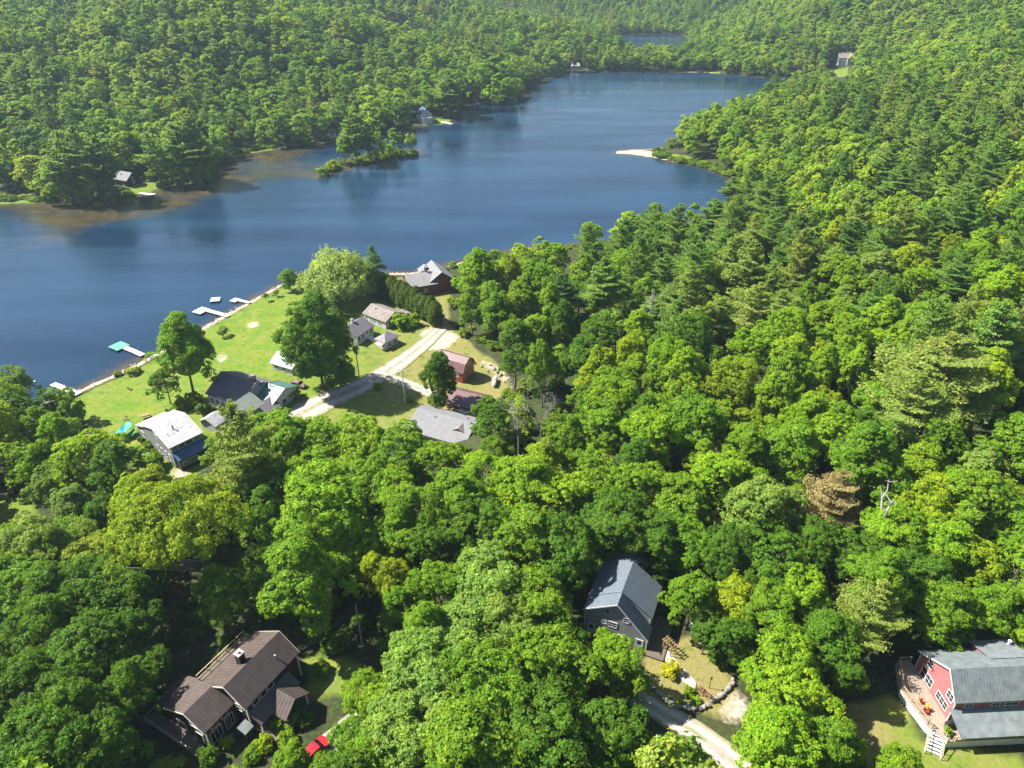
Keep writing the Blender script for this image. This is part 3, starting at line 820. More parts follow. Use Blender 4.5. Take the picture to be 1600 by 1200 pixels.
# --- white house with dark roof, green roofed and grey roofed wings
b = Bld('white_house', 'white house of three wings, roofs dark grey, green metal and pale grey, brick chimney', -27, -123, 99)
prof = [(95.6, 5.6), (101.2, 8.5), (106.4, 5.8)]
w, rf = b.block(-132.2, -121.2, prof, 1.0, M['white'], M['sh_dark'])
b.chimney(rf, -122.4, 102.0, 7.2, 9.9, .8, .7)
b.rake(-132.57, prof)
gp = [(99.9, 4.7), (104.6, 6.6), (108.4, 5.0)]
b.block(-121.15, -115.6, gp, 1.0, M['white'], M['metal_green'], seam=.5)
b.window('x', -121.2, 1, 102.6, 6.9, 1.5, .8, mull=3, cross=False)
for a in (-119.8, -118.2, -116.8): b.window('y', 99.9, -1, a, 2.7, 1.0, 1.2)
b.window('x', -115.6, 1, 103.8, 2.7, 1.2, 1.2)
fp = [(-123.4, 5.3), (-120.9, 7.3), (-117.2, 5.3)]
b.block(91.0, 98.6, fp, 1.0, M['white'], M['sh_greygreen'], axis='y')
b.block(97.3, 101.0, [(-117.15, 5.25), (-114.5, 4.3)], 2.0, M['white'], M['sh_dark'], axis='y')
b.window('x', -117.2, 1, 93.6, 3.1, 1.1, 1.3); b.window('x', -117.2, 1, 95.8, 3.1, 1.1, 1.3)
lp = [(-126.2, 4.3), (-123.9, 5.6), (-121.5, 4.3)]
b.block(87.6, 90.9, lp, 1.0, M['white'], M['metal_white'], axis='y')
for a in (-131, -129.2, -127.3): b.window('y', 95.6, -1, a, 3.2, 1.0, 1.3)
b.window('x', -132.2, -1, 101, 5.4, 1.0, 1.1)

# --- teal roofed cottage behind the maple
b = Bld('teal_cottage', 'small white cottage with pale teal metal roof, half hidden by the round maple', -27, -127.5, 118.5, cat='cottage')
prof = [(115.6, 4.2), (118.7, 5.9), (121.6, 4.2)]
w, rf = b.block(-130.6, -123.6, prof, 1.0, M['white'], M['metal_teal'], seam=.6)
b.window('x', -130.6, -1, 118.6, 2.6, 1.0, 1.1); b.window('y', 115.6, -1, -129, 2.6, 1.0, 1.1); b.window('y', 115.6, -1, -126.4, 2.6, 1.0, 1.1)

# --- white cottage with chimney
b = Bld('chimney_cottage', 'white gabled cottage with dark shingle roof, white chimney and entry steps', -27, -120.5, 140, cat='cottage')
prof = [(-125.0, 4.9), (-122.2, 6.5), (-118.3, 4.9)]
w, rf = b.block(136.3, 144.0, prof, 1.0, M['white'], M['sh_dark'], axis='y')
b.chimney(rf, -122.6, 140.2, 5.8, 7.6, .7, .7, 'white_trim')
for a in (137.3, 138.8, 142.7): b.window('x', -118.3, 1, a, 3.2, .8, 1.3, 'white_trim', 'pane', 0)
b.door('x', -118.3, 1, 141.0, 2.7)
b.window('y', 136.3, -1, -121.8, 3.2, .8, 1.3)
mb = MB(); mb.hexa([b.P(-118.25, 140.3, 2.45), b.P(-117, 140.3, 2.45), b.P(-117, 141.7, 2.45), b.P(-118.25, 141.7, 2.45)], [b.P(-118.25, 140.3, 2.65), b.P(-117, 140.3, 2.65), b.P(-117, 141.7, 2.65), b.P(-118.25, 141.7, 2.65)])
mb.build('landing', M['hatch'], b.root)
stairs(b, 140.3, 141.7, -117, -115.6, 2.6, 2.0, 4, 'x', 'hatch')
railing(b, [(-118.2, 140.3), (-117, 140.3)], 2.65, .9, 'hatch', 1.0); railing(b, [(-118.2, 141.7), (-117, 141.7)], 2.65, .9, 'hatch', 1.0)

# --- long cottage with weathered roof
b = Bld('weathered_cottage', 'long white cottage with weathered brown shingle roof next to the cedar row', -37, -145.5, 129, cat='cottage')
prof = [(125.6, 4.5), (129.2, 6.1), (132.8, 4.5)]
w, rf = b.block(-150.2, -141.0, prof, 1.0, M['white'], M['sh_moss'])
b.block(-143.9, -140.4, [(132.75, 4.3), (135.2, 3.7)], 1.0, M['white'], M['sh_moss'])
b.pipe(rf, -147.5, 128.0, 5.4, .8)
for a, ww in ((-149.4, .7), (-147, .9), (-145.8, .9), (-143.6, 1.2)): b.window('y', 125.6, -1, a, 2.8, ww, 1.2)
for a in (127.3, 129.8, 131.6): b.window('x', -141.0, 1, a, 2.8, .8, 1.3, mull=0)

# --- hipped hut
b = Bld('hipped_hut', 'tiny white hut with grey hipped roof between the cottages and the gravel road', -37, -134, 118.5, cat='hut')
b.walls(-135.7, -132.1, [(116.7, 4.35), (121.6, 4.35)], 1.0, M['white'])
mb = MB()
e = [(-136.1, 116.3), (-131.7, 116.3), (-131.7, 122.0), (-136.1, 122.0)]
ap = [(-133.9, 118.6), (-133.9, 119.7)]
E3 = [b.P(x, y, 4.36) for x, y in e]; E4 = [b.P(x, y, 4.48) for x, y in e]; A = [b.P(x, y, 6.1) for x, y in ap]
mb.poly(E3[::-1])
for i in range(4): mb.poly([E3[i], E3[(i + 1) % 4], E4[(i + 1) % 4], E4[i]])
mb.poly([E4[0], E4[1], A[0]]); mb.poly([E4[1], E4[2], A[1], A[0]]); mb.poly([E4[2], E4[3], A[1]]); mb.poly([E4[3], E4[0], A[0], A[1]])
mb.build('roof', M['sh_grey'], b.root)
for a in (118.2, 120.4): b.window('x', -132.1, 1, a, 2.7, .7, 1.0, mull=0)
b.window('y', 116.7, -1, -134.9, 2.9, .9, .7, mull=0); b.door('y', 116.7, -1, -132.9, 2.0)
mb = MB(); mb.hexa([b.P(-134.6, 115.3, 3.75), b.P(-132.3, 115.3, 3.75), b.P(-132.3, 116.6, 4.1), b.P(-134.6, 116.6, 4.1)], [b.P(-134.6, 115.3, 3.85), b.P(-132.3, 115.3, 3.85), b.P(-132.3, 116.6, 4.2), b.P(-134.6, 116.6, 4.2)])
mb.build('awning', plain('pink_awning', (0.62, 0.38, 0.40), 0.7), b.root)

# --- carport by the maple
b = Bld('carport', 'open carport with dark roof in the shade under the round maple', -27, -112.5, 120, cat='carport')
b.roof(-115.2, -110.6, [(118.0, 4.3), (122.2, 4.9)], M['sh_dark'], oe=.2, og=.2)
for x, y in ((-115, 118.2), (-110.8, 118.2), (-115, 122.0), (-110.8, 122.0), (-112.9, 118.2)):
    mb = MB(); mb.bar(b.P(x, y, 1.5), b.P(x, y, 4.3 + (y - 118.0) * .14), .16); mb.build('leg', M['hatch'], b.root)
b.walls(-115.1, -110.7, [(122.05, 4.7), (122.18, 4.7)], 1.5, M['brown_siding'])

# --- gambrel barn
b = Bld('gambrel_barn', 'red barn with gambrel roof of red-brown metal beside the gravel drive', -29, -90.5, 132.4, cat='barn')
prof = [(129.6, 5.3), (130.6, 7.1), (132.6, 8.1), (134.4, 7.1), (135.4, 5.3)]
w, rf = b.block(-95.0, -86.5, prof, 1.0, M['barn_red'], M['metal_red'], seam=.55, oe=.45, og=.5)
mb = MB()
ring = [(129.75, 1.5)] + [(y + (132.6 - y) * .04, z - .08) for y, z in prof] + [(135.25, 1.5)]
mb.prism([b.P(-86.5, y, z) for y, z in ring], [b.P(-86.44, y, z) for y, z in ring]); mb.build('gable_cladding', M['barn_wood'], b.root)
b.window('y', 129.6, -1, -88.2, 3.6, 1.2, 1.0, 'cream'); b.window('y', 129.6, -1, -91.5, 3.6, 1.2, 1.0, 'cream')
b.window('x', -86.44, 1, 132.5, 6.2, .9, .8, 'cream', mull=0)
mb = MB(); mb.box(*[c for c in (b.P(-86.43, 131.4, 0)[0], b.P(-86.36, 131.4, 0)[0], b.P(0, 131.4, 0)[1], b.P(0, 133.9, 0)[1], b.P(0, 0, 2.2)[2], b.P(0, 0, 4.8)[2])]); mb.build('door', M['teak'], b.root)

# --- long red shed
b = Bld('red_shed', 'low red shed with red-brown ribbed metal roof below the barn', -24, -68.5, 125.8, cat='shed')
prof = [(123.9, 4.6), (127.9, 6.0), (129.6, 5.3)]
b.block(-72.6, -64.6, prof, 1.2, M['barn_red'], M['metal_red'], seam=.55)
for a in (-71.2, -68.4): b.window('y', 123.9, -1, a, 2.9, 1.0, .9, 'white_trim')
mb = MB(); p0 = b.P(-66.6, 123.82, 2.0); mb.box(p0[0] - .8, p0[0] + .8, p0[1] - .02, p0[1] + .08, p0[2], p0[2] + 2.1); mb.build('door', M['red_fab'], b.root)

# --- grey roofed ranch house
b = Bld('ranch_house', 'long low white house with pale grey shingle roof at the forest edge', -24, -68, 112.8)
prof = [(109.4, 5.4), (115.2, 7.5), (118.6, 6.2)]
w, rf = b.block(-74.9, -60.4, prof, 1.2, M['white'], M['sh_light'])
dp = [(-64.5, 6.4), (-63.0, 7.3), (-61.5, 6.4)]
b.block(112.2, 116.6, dp, 5.0, M['white'], M['sh_moss'], axis='y', og=.2, oe=.2)
for a in (-72.5, -69.5, -66, -63): b.window('y', 109.4, -1, a, 3.4, 1.3, 1.1)
b.window('x', -74.9, -1, 113.5, 3.6, 1.2, 1.1)
b.pipe(rf, -70, 114, 6.9, .7)

# --- log lodge on the shore with crossed gables
b = Bld('shore_lodge', 'red-brown log house with crossed grey shingle roofs on the shore behind the cedars', 23, 58, 209.5)
prof = [(204.2, 4.8), (209.3, 7.0), (213.6, 5.0)]
w, rf = b.block(51.4, 60.5, prof, 0.6, M['log'], M['sh_grey'])
b.chimney(rf, 58.2, 209.8, 6.0, 8.6, .8, .8, 'chim_stone')
gp = [(57.9, 5.0), (62.3, 8.0), (66.3, 5.0)]
b.block(205.0, 215.5, gp, 0.6, M['log'], M['sh_light'], axis='y')
b.block(212.5, 215.2, [(57.4, 5.9), (59.6, 7.2), (61.4, 6.0)], 0.6, M['log'], M['sh_light'], axis='y')
b.window('y', 204.2, -1, 54, 2.4, 1.2, 1.2, 'cream'); b.window('y', 204.2, -1, 56.4, 2.4, 1.2, 1.2, 'cream')
b.window('x', 51.4, -1, 209, 2.4, 1.2, 1.4, 'cream')
b.window('x', 66.3, 1, 209, 2.4, 1.3, 1.3, 'cream'); b.window('x', 66.3, 1, 212.5, 2.4, 1.3, 1.3, 'cream')

# --- dark brown house in the near woods
b = Bld('brown_house', 'dark brown house with brown metal roofs, white outlined windows and gabled porch', 61, 36, 62.5, 8.0)
mp = [(58.7, 13.2), (61.7, 15.5), (67.0, 12.2)]
w, rf = b.block(32.6, 42.1, mp, 6.5, M['brown_siding'], M['metal_brown'], seam=.5)
b.chimney(rf, 36.6, 63.2, 13.6, 16.6, .95, .95, 'black')
b.pipe(rf, 39.6, 59.9, 14.0, .75, .09)
b.rake(32.2, mp, mat='cream'); b.rake(42.5, mp, mat='cream')
wp = [(61.4, 12.2), (64.3, 14.0), (68.6, 12.0)]
w2, rf2 = b.block(27.9, 32.55, wp, 6.5, M['brown_siding'], M['metal_brown'], seam=.5, ends=(True, False))
b.rake(27.5, wp, mat='cream')
b.block(28.2, 32.5, [(68.6, 11.85), (71.2, 10.8)], 6.5, M['brown_siding'], M['metal_brown'], seam=.5)
# lean-to roof over the front porch
b.roof(32.75, 40.0, [(56.7, 10.3), (58.65, 11.3)], M['metal_brown'], oe=.15, og=.1, seam=.5)
pp = [(35.0, 10.3), (37.0, 12.1), (39.2, 10.5)]
b.roof(54.3, 57.4, pp, M['metal_brown'], axis='y', og=.1, oe=.35, seam=.5)
b.walls(57.3, 57.42, [(35.2, 10.4), (37.0, 11.95), (39.0, 10.5)], 10.35, M['brown_siding'], axis='y')
for x, y in ((35.2, 54.5), (39.0, 54.5), (32.9, 56.9), (39.8, 56.9)):
    mb = MB(); mb.bar(b.P(x, y, 7.8), b.P(x, y, 10.5), .16); mb.build('post', M['cream'], b.root)
deck(b, [(32.7, 54.2), (40.0, 54.2), (40.0, 58.6), (32.7, 58.6)], 8.4, 7.8, 'deck_dark')
b.block(31.0, 32.2, [(57.9, 9.75), (59.1, 10.1)], 7.5, M['brown_siding'], M['metal_tin'], oe=.15, og=.15)
fm = dict(fm='cream', t=.09)
for a, ww, hh in ((29.2, 1.7, 2.2), (31.4, 1.2, 2.2)): b.window('y', 61.4, -1, a, 8.5, ww, hh, mull=2, cross=False, **fm)
for a in (29.3, 31.0): b.window('y', 61.4, -1, a, 11.2, 1.0, .75, mull=0, cross=False, **fm)
for a, ww in ((63.2, 1.5), (66.6, 1.5)): b.window('x', 27.9, -1, a, 8.6, ww, 1.7, mull=0, cross=False, **fm)
b.window('x', 27.9, -1, 63.6, 11.4, 1.3, .9, mull=0, cross=False, **fm)
b.window('x', 32.6, -1, 60.2, 11.3, .9, 1.2, mull=0, **fm)
for a in (34.2, 35.6, 36.9): b.window('y', 58.7, -1, a, 11.75, .95, .95, mull=0, cross=False, **fm)
for a, z in ((60.6, 11.3), (60.6, 8.9), (64.2, 9.0)): b.window('x', 42.1, 1, a, z, .8, 1.2, mull=0, **fm)
b.door('y', 58.7, -1, 36.9, 8.4, dm='teak', fm='cream')
b.corner([(32.6, 58.7, 13.0), (42.1, 58.7, 13.0), (27.9, 61.4, 12.0), (42.1, 67.0, 12.0)], 7.5, 'cream', .16)
deck(b, [(25.9, 63.2), (27.7, 63.2), (27.7, 71.6), (25.9, 71.6)], 9.2, 7.5, 'deck_dark')
railing(b, [(27.7, 71.6), (25.9, 71.6), (25.9, 63.2)], 9.2, .95, 'pole', 1.6, bal=.3)
stairs(b, 26.0, 27.4, 63.2, 60.2, 9.2, 7.8, 8, 'y', 'deck_dark')
railing(b, [(33.0, 68.9), (41.6, 68.9)], 11.4, .9, 'rail', 1.7)
deck(b, [(32.8, 67.05), (42.0, 67.05), (42.0, 69.0), (32.8, 69.0)], 11.4, 8, 'deck_dark', name='balcony')

# --- grey clapboard house
b = Bld('grey_house', 'grey clapboard house with dappled slate shingle roof at the end of the garden path', 67, 75.5, 13.5, 8.0)
mp = [(8.8, 13.0), (13.5, 16.4), (18.3, 13.3)]
w, rf = b.block(74.4, 80.6, [(8.8, 13.0), (13.5, 16.4), (18.3, 13.4)], 6.5, M['grey_siding'], M['sh_slate'], og=.25)
fp = [(8.5, 10.9), (13.45, 16.3), (18.25, 13.3)]
b.block(71.9, 74.35, fp, 6.5, M['grey_siding'], M['sh_slate'], oe=.35, ends=(True, False))
b.rake(71.52, fp)
b.window('x', 71.9, -1, 14.9, 13.6, .7, .9, mull=0); b.window('x', 71.9, -1, 11.9, 12.9, .7, .9, mull=0)
b.window('x', 71.9, -1, 15.2, 11.2, .6, .7, mull=0); b.window('x', 71.9, -1, 13.9, 11.0, 1.2, 1.0, mull=1)
b.window('x', 71.9, -1, 15.2, 8.6, 1.5, 1.1, mull=1); b.window('x', 71.9, -1, 12.4, 8.6, 1.3, 1.1, mull=1)
b.door('x', 71.9, -1, 17.2, 8.1, 1.0, 2.1); b.door('x', 71.9, -1, 9.6, 8.0, 1.0, 2.1)
b.window('y', 8.8, -1, 76.6, 10.4, .9, 1.2); b.window('y', 8.8, -1, 78.6, 10.4, .9, 1.2)
b.window('y', 8.8, -1, 77.6, 8.4, .9, 1.1)
b.corner([(71.9, 18.3, 13.2), (71.9, 8.5, 10.8), (74.4, 8.8, 12.9)], 7.5)
b.block(80.7, 83.6, [(12.2, 14.6), (14.2, 15.8), (18.2, 13.4)], 6.5, M['grey_siding'], M['sh_slate'])
deck(b, [(71.0, 5.6), (79.0, 5.6), (79.0, 8.5), (71.0, 8.5)], 8.35, 7.8, 'deck_dark', name='side_deck')

# --- red house
b = Bld('red_house', 'red two storey house with slate metal roof, white windows and wraparound deck', 3, 66, 57.5, 8.0)
mp = [(54.2, 13.5), (56.8, 15.4), (62.4, 12.7)]
mp = [(54.2, 13.7), (56.9, 16.6), (62.4, 13.0)]
w, rf = b.block(62.3, 78.0, mp, 8.0, M['red_siding'], M['metal_slate'], seam=.42, og=.4)
b.roof(69.6, 75.0, [(59.4, 15.2), (62.9, 13.9)], M['metal_slate'], oe=.35, og=.2, seam=.42); b.walls(69.8, 74.8, [(59.4, 15.15), (62.8, 13.85)], 8.0, M['red_siding'])
b.rake(61.86, mp)
b.pipe(rf, 67.0, 58.4, 15.4, .5, .06); b.pipe(rf, 74.2, 62.0, 13.6, 1.5, .16, 'white_trim')
b.roof(62.3, 78.0, [(50.9, 10.7), (54.15, 11.9)], M['metal_slate'], oe=.2, og=.5, seam=.42, name='porch_roof')
b.corner([(62.3, 54.2, 13.6), (62.3, 62.4, 12.9)], 8.2)
for a, z, ww, hh, ml in ((60.3, 12.55, .95, 1.15, 0), (60.7, 9.75, 1.0, 1.95, 0), (59.3, 9.95, 1.3, 1.5, 1), (55.4, 12.4, 1.2, 1.2, 1), (56.2, 10.2, 2.3, 1.2, 2)): b.window('x', 62.3, -1, a, z, ww, hh, mull=ml)
for a, ww in ((64.2, 1.0), (68.0, 1.0), (70.2, 1.8), (74.0, 1.0)): b.window('y', 54.2, -1, a, 12.3, ww, 1.0, mull=1)
for a in (65.0, 68.0, 71): b.window('y', 54.2, -1, a, 9.9, 1.2, 1.3)
b.door('y', 54.2, -1, 63.4, 9.5, 1.0, 2.1)
dk = [(62.25, 63.6), (60.3, 63.6), (58.4, 58.8), (59.2, 53.6), (60.6, 51.2), (78.0, 51.2), (78.0, 54.15), (62.25, 54.15)]
deck(b, dk, 9.5, 8)
mb = MB()
for (x0, y0), (x1, y1) in zip(dk[1:6], dk[2:6]): mb.hexa([b.P(x0, y0, 7.6), b.P(x1, y1, 7.6), b.P(x1 + .06, y1 + .02, 7.6), b.P(x0 + .06, y0 + .02, 7.6)], [b.P(x0, y0, 9.3), b.P(x1, y1, 9.3), b.P(x1 + .06, y1 + .02, 9.3), b.P(x0 + .06, y0 + .02, 9.3)])
mb.build('deck_skirt', M['hatch'], b.root)
railing(b, [(62.2, 63.5), (60.4, 63.5), (58.5, 58.8), (59.3, 53.7), (59.55, 53.2)], 9.5, .95, 'rail', 1.5, bal=.2)
railing(b, [(61.4, 51.3), (78, 51.3)], 9.5, .95, 'rail', 2.2, bal=.25)
mb = MB()
for x in (61.5, 64.3, 67.1, 69.9, 72.7, 75.5): mb.bar(b.P(x, 51.1, 9.5), b.P(x, 51.1, 10.75), .14)
mb.build('porch_frame', M['rail'], b.root)
# stairs down from the corner, turned to the lawn
s0, s1 = Vector((59.9, 52.5)), Vector((58.7, 50.6)); sd_ = (s1 - s0).normalized(); sn = Vector((-sd_.y, sd_.x)) * .95
mb = MB()
for i in range(7):
    t = (i + .5) / 7; c_ = s0.lerp(s1, t * 1.25); zz = 9.5 - 1.5 * (i + 1) / 7; e_ = sd_ * .15
    q = [c_ - sn - e_, c_ + sn - e_, c_ + sn + e_, c_ - sn + e_]
    mb.hexa([b.P(*k, zz - .06) for k in q], [b.P(*k, zz) for k in q])
for s_ in (-1, 1):
    a_, b_ = s0 + sn * s_, s0.lerp(s1, 1.25) + sn * s_
    mb.bar(b.P(*a_, 9.4), b.P(*b_, 7.9), .07, .28)
mb.build('stairs', M['hatch'], b.root)
mb = MB()
for s_ in (-1, 1):
    a_, b_ = s0 + sn * s_, s0.lerp(s1, 1.25) + sn * s_
    mb.bar(b.P(*a_, 10.4), b.P(*b_, 8.95), .09, .06)
    for t in (0, .33, .66, 1): c_ = a_.lerp(b_, t); mb.bar(b.P(*c_, 9.4 - 1.5 * t), b.P(*c_, 10.42 - 1.45 * t), .09)
mb.build('stair_railing', M['rail'], b.root)

# things standing on the deck of the red house
def deck_world(x, y): a = R(3); return (x * math.cos(a) - y * math.sin(a), x * math.sin(a) + y * math.cos(a))
def deck_chair(x, y, rz, mat, label, z=9.5, world=False):
    X, Y = (x, y) if world else deck_world(x, y)
    t = thing('garden_chair', (X, Y, z), rz, label, 'chair', 'garden chairs')
    mb = MB(); mb.box(-.3, .3, -.3, .3, .38, .46); mb.build('seat', mat, t)
    mb = MB(); mb.hexa([(-.3, .26, .46), (.3, .26, .46), (.3, .33, .46), (-.3, .33, .46)], [(-.3, .42, 1.1), (.3, .42, 1.1), (.3, .48, 1.1), (-.3, .48, 1.1)]); mb.build('backrest', mat, t)
    for sx in (-.27, .27):
        for sy in (-.26, .26):
            mb = MB(); mb.bar((sx, sy, 0), (sx, sy, .38), .06); mb.build('leg', mat, t)
        mb = MB(); mb.bar((sx, -.3, .66), (sx, .36, .66), .09, .05); mb.bar((sx, -.27, .46), (sx, -.27, .64), .06); mb.build('armrest', mat, t)
    return t
deck_chair(60.1, 56.9, R(80), M['orange'], 'orange garden chair on the red house deck, nearest its big double window')
deck_chair(60.5, 55.9, R(100), M['yellow_fab'], 'yellow garden chair on the red house deck')
deck_chair(59.9, 55.4, R(60), M['red_fab'], 'red garden chair on the red house deck near the railing')
t = thing('barbecue_grill', (*deck_world(61.9, 53.2), 9.5), R(10), 'black barbecue grill under the porch roof edge of the red house', 'grill')
mb = MB(); mb.box(-.6, .6, -.28, .28, .55, .95); mb.build('firebox', M['black'], t)
mb = MB(); mb.prism([(-.6, -.3 * math.cos(k * .52), .95 + .3 * math.sin(k * .52)) for k in range(7)], [(.6, -.3 * math.cos(k * .52), .95 + .3 * math.sin(k * .52)) for k in range(7)]); mb.build('lid', M['black'], t)
for sx in (-.5, .5):
    for sy in (-.2, .2):
        mb = MB(); mb.bar((sx, sy, 0), (sx, sy, .55), .06); mb.build('leg', M['black'], t)
t = thing('planter', (*deck_world(61.0, 52.2), 9.5), 0, 'round planter of green leaves at the red house porch corner', 'planter')
mb = MB(); mb.tube([(0, 0, 0), (0, 0, .5)], [.28, .38], 10); mb.build('pot', M['hatch'], t)
PLANTER = t

# --- tin shed in the trees and garden things of the grey house
x, y, z = pix(1097, 990)
b = Bld('tin_shed', 'small shed with shiny tin roof tucked in shrubs beside the tan garden', 0, x, y, z, cat='shed')
b.root.rotation_euler.z = R(-35)
w, rf = b.block(x - 1.5, x + 1.5, [(y - 1.2, z + 2.0), (y + 1.3, z + 2.9)], z - .5, M['grey_siding'], M['metal_tin'], seam=.4)
b.window('y', y - 1.2, -1, x - .7, z + 1.0, .5, .6, mull=0)
b.door('y', y - 1.2, -1, x + .5, z, .8, 1.8)

# --- small far houses
def far_house(name, label, px, ang, L, W, h, rise, wm, rm, win, cat='house', g=None):
    x, y, z = pix(*px)
    z = z if g is None else g
    b = Bld(name, label, 0, x, y, z, cat=cat); b.root.rotation_euler.z = R(ang)
    prof = [(y - W / 2, z + h), (y, z + h + rise), (y + W / 2, z + h)]
    w, rf = b.block(x - L / 2, x + L / 2, prof, z - 1.5, M[wm], M[rm], og=.5, oe=.6)
    k = max(2, int(L / 2.6))
    for i in range(k):
        a = x - L / 2 + L * (i + .5) / k
        b.window('y', y - W / 2, -1, a, z + .9, 1.1, 1.3)
        if h > 4.5: b.window('y', y - W / 2, -1, a, z + 3.6, 1.1, 1.2)
    for s_ in (-1, 1):
        b.window('x', x + s_ * L / 2, s_, y, z + .9, 1.2, 1.4)
        if win: b.window('x', x + s_ * L / 2, s_, y, z + h - .2, 1.0, 1.0)
    return b, rf, x, y, z
b, rf, x, y, z = far_house('cabin', 'dark log cabin with sunlit pale roof on the lakeside clearing across the water', (200, 287), -25, 8.5, 7, 3.0, 2.6, 'cabin', 'sh_light', True, 'cabin')
b.pipe(rf, x - 1, y - 1.5, z + 4.2, 1.0, .15); b.door('y', y - 3.5, -1, x + 1.4, z)
b, rf, x, y, z = far_house('lakeside_house', 'white lakeside house with blue-grey roof on the grassy point across the lake', (664, 189), -70, 9, 8, 4.8, 3.2, 'white', 'metal_blue', True)
b.chimney(rf, x + 2, y + 1, z + 5.5, z + 9.2, .8, .8, 'brick')
b.roof(x + 4.5, x + 7.5, [(y - 3, z + 2.8), (y + 3, z + 3.2)], M['white_trim'], og=0, oe=.2, name='porch_roof')
b.walls(x + 4.55, x + 7.2, [(y - 2.8, z + 2.7), (y + 2.8, z + 2.7)], z - 1, M['white'])
b, rf, x, y, z = far_house('hillside_house', 'lone pale house with brown roof above a grassy slope on the far hillside', (1319, 99), -8, 12, 8, 4.8, 3.2, 'white', 'sh_moss', True)
gp = [(x + .6, z + 4.8), (x + 3.2, z + 7.6), (x + 5.8, z + 4.8)]
b.block(y - 5.8, y, gp, z - 1.5, M['white'], M['sh_moss'], axis='y', og=.5)
for a in (2.0, 4.4): b.window('y', y - 5.8, -1, x + a, z + .8, 1.4, 1.6); b.window('y', y - 5.8, -1, x + a, z + 3.2, 1.2, 1.3)
b.window('y', y - 5.8, -1, x + 3.2, z + 5.4, 1.0, 1.0)
far_house('boathouse', 'little pale roofed boathouse in the shade at the far end of the lake', (898, 107), 10, 7, 5, 2.6, 1.8, 'white', 'metal_white', False, 'boathouse')
far_house('roadside_shed', 'small tan shed between the trees by the road across the cove', (523, 213), 15, 6, 4.5, 2.6, 1.6, 'cream', 'sh_moss', False, 'shed')

# ------------------------------------------------------------------ docks and rafts
def seg_box(mb, p, q, w, z0, z1, mi=0):
    p, q = Vector(p), Vector(q); d = (q - p).normalized(); n = Vector((-d.y, d.x)) * w / 2
    r = [p - n, q - n, q + n, p + n]
    mb.hexa([(v.x, v.y, z0) for v in r], [(v.x, v.y, z1) for v in r], mi)
def dock(label, shore, end, w=1.5, head=None, headmat='dock', hl=3.2, hw=3.0, side=0.0, mat='dock', posts=True):
    P, Q = Vector(at(*shore)), Vector(at(*end)); o = Vector(((P + Q) / 2))
    t = thing('dock', (o.x, o.y, 0), 0, label, 'dock', 'docks along the lake shore')
    p, q = P - o, Q - o; d = (q - p).normalized(); n = Vector((-d.y, d.x))
    mb = MB(); seg_box(mb, p, q, w, .36, .52); mb.build('walkway', M[mat], t)
    if head:
        mb = MB(); c = q + n * side; seg_box(mb, c - d * .02, c + d * hl, hw, .37, .535); mb.build('platform', M[headmat], t)
    if posts:
        L = (q - p).length; k = max(2, int(L / 3))
        for i in range(1, k + 1):
            for s_ in (-1, 1):
                c = p.lerp(q, i / k) + n * s_ * (w / 2 + .05)
                mb = MB(); mb.tube([(c.x, c.y, -1.4), (c.x, c.y, .95)], .05, 6); mb.build('post', M['galv'], t)
    return t
dock('plain white dock at the narrow end of the lawn near the young shore trees', (124, 618), (83, 602), 1.7)
dock('white dock ending in a green swimming platform', (224, 557), (196, 545), 1.6, True, 'dock_green', 4.4, 4.0, .4)
dock('white dock half hidden behind the tall leaning lakeside tree', (302, 523), (276, 516), 1.5)
dock('long white dock with a square platform set to one side at its end', (358, 496), (325, 487), 1.6, True, 'dock', 3.6, 4.0, 1.0)
dock('shortest near white dock with a small platform beyond the swimming raft', (391, 475), (374, 471), 1.3, True, 'dock', 2.4, 2.6, .5)
dock('white dock by the log cabin across the lake', (219, 303), (232, 305), 2.0, True, 'dock', 3.0, 3.6, 0, posts=False)
dock('white dock on the grassy point by the blue roofed house across the lake', (690, 191), (706, 195), 2.6, posts=False)
x, y = at(337, 470)
t = thing('swim_raft', (x, y, 0), R(12), 'square pale swimming raft afloat between two docks', 'raft')
mb = MB(); mb.box(-1.5, 1.5, -1.5, 1.5, .42, .56); mb.build('platform', M['raft'], t)
for s_ in (-1, 1): mb = MB(); mb.tube([(-1.4, s_ * 1.05, .2), (1.4, s_ * 1.05, .2)], .23, 8); mb.build('float', M['black'], t)
mb = MB(); mb.bar((1.53, -.2, -.3), (1.53, -.2, 1.1), .05); mb.bar((1.53, .2, -.3), (1.53, .2, 1.1), .05); mb.bar((1.53, -.2, .3), (1.53, .2, .3), .04); mb.build('ladder', M['galv'], t)
x, y = at(55, 597)
t = thing('buoy', (x, y, 0), 0, 'small white buoy floating off the plain dock', 'buoy')
mb = MB(); mb.tube([(0, 0, -.1), (0, 0, .1), (0, 0, .3), (0, 0, .4)], [.1, .25, .25, .08], 8); mb.build('float', M['hatch'], t)

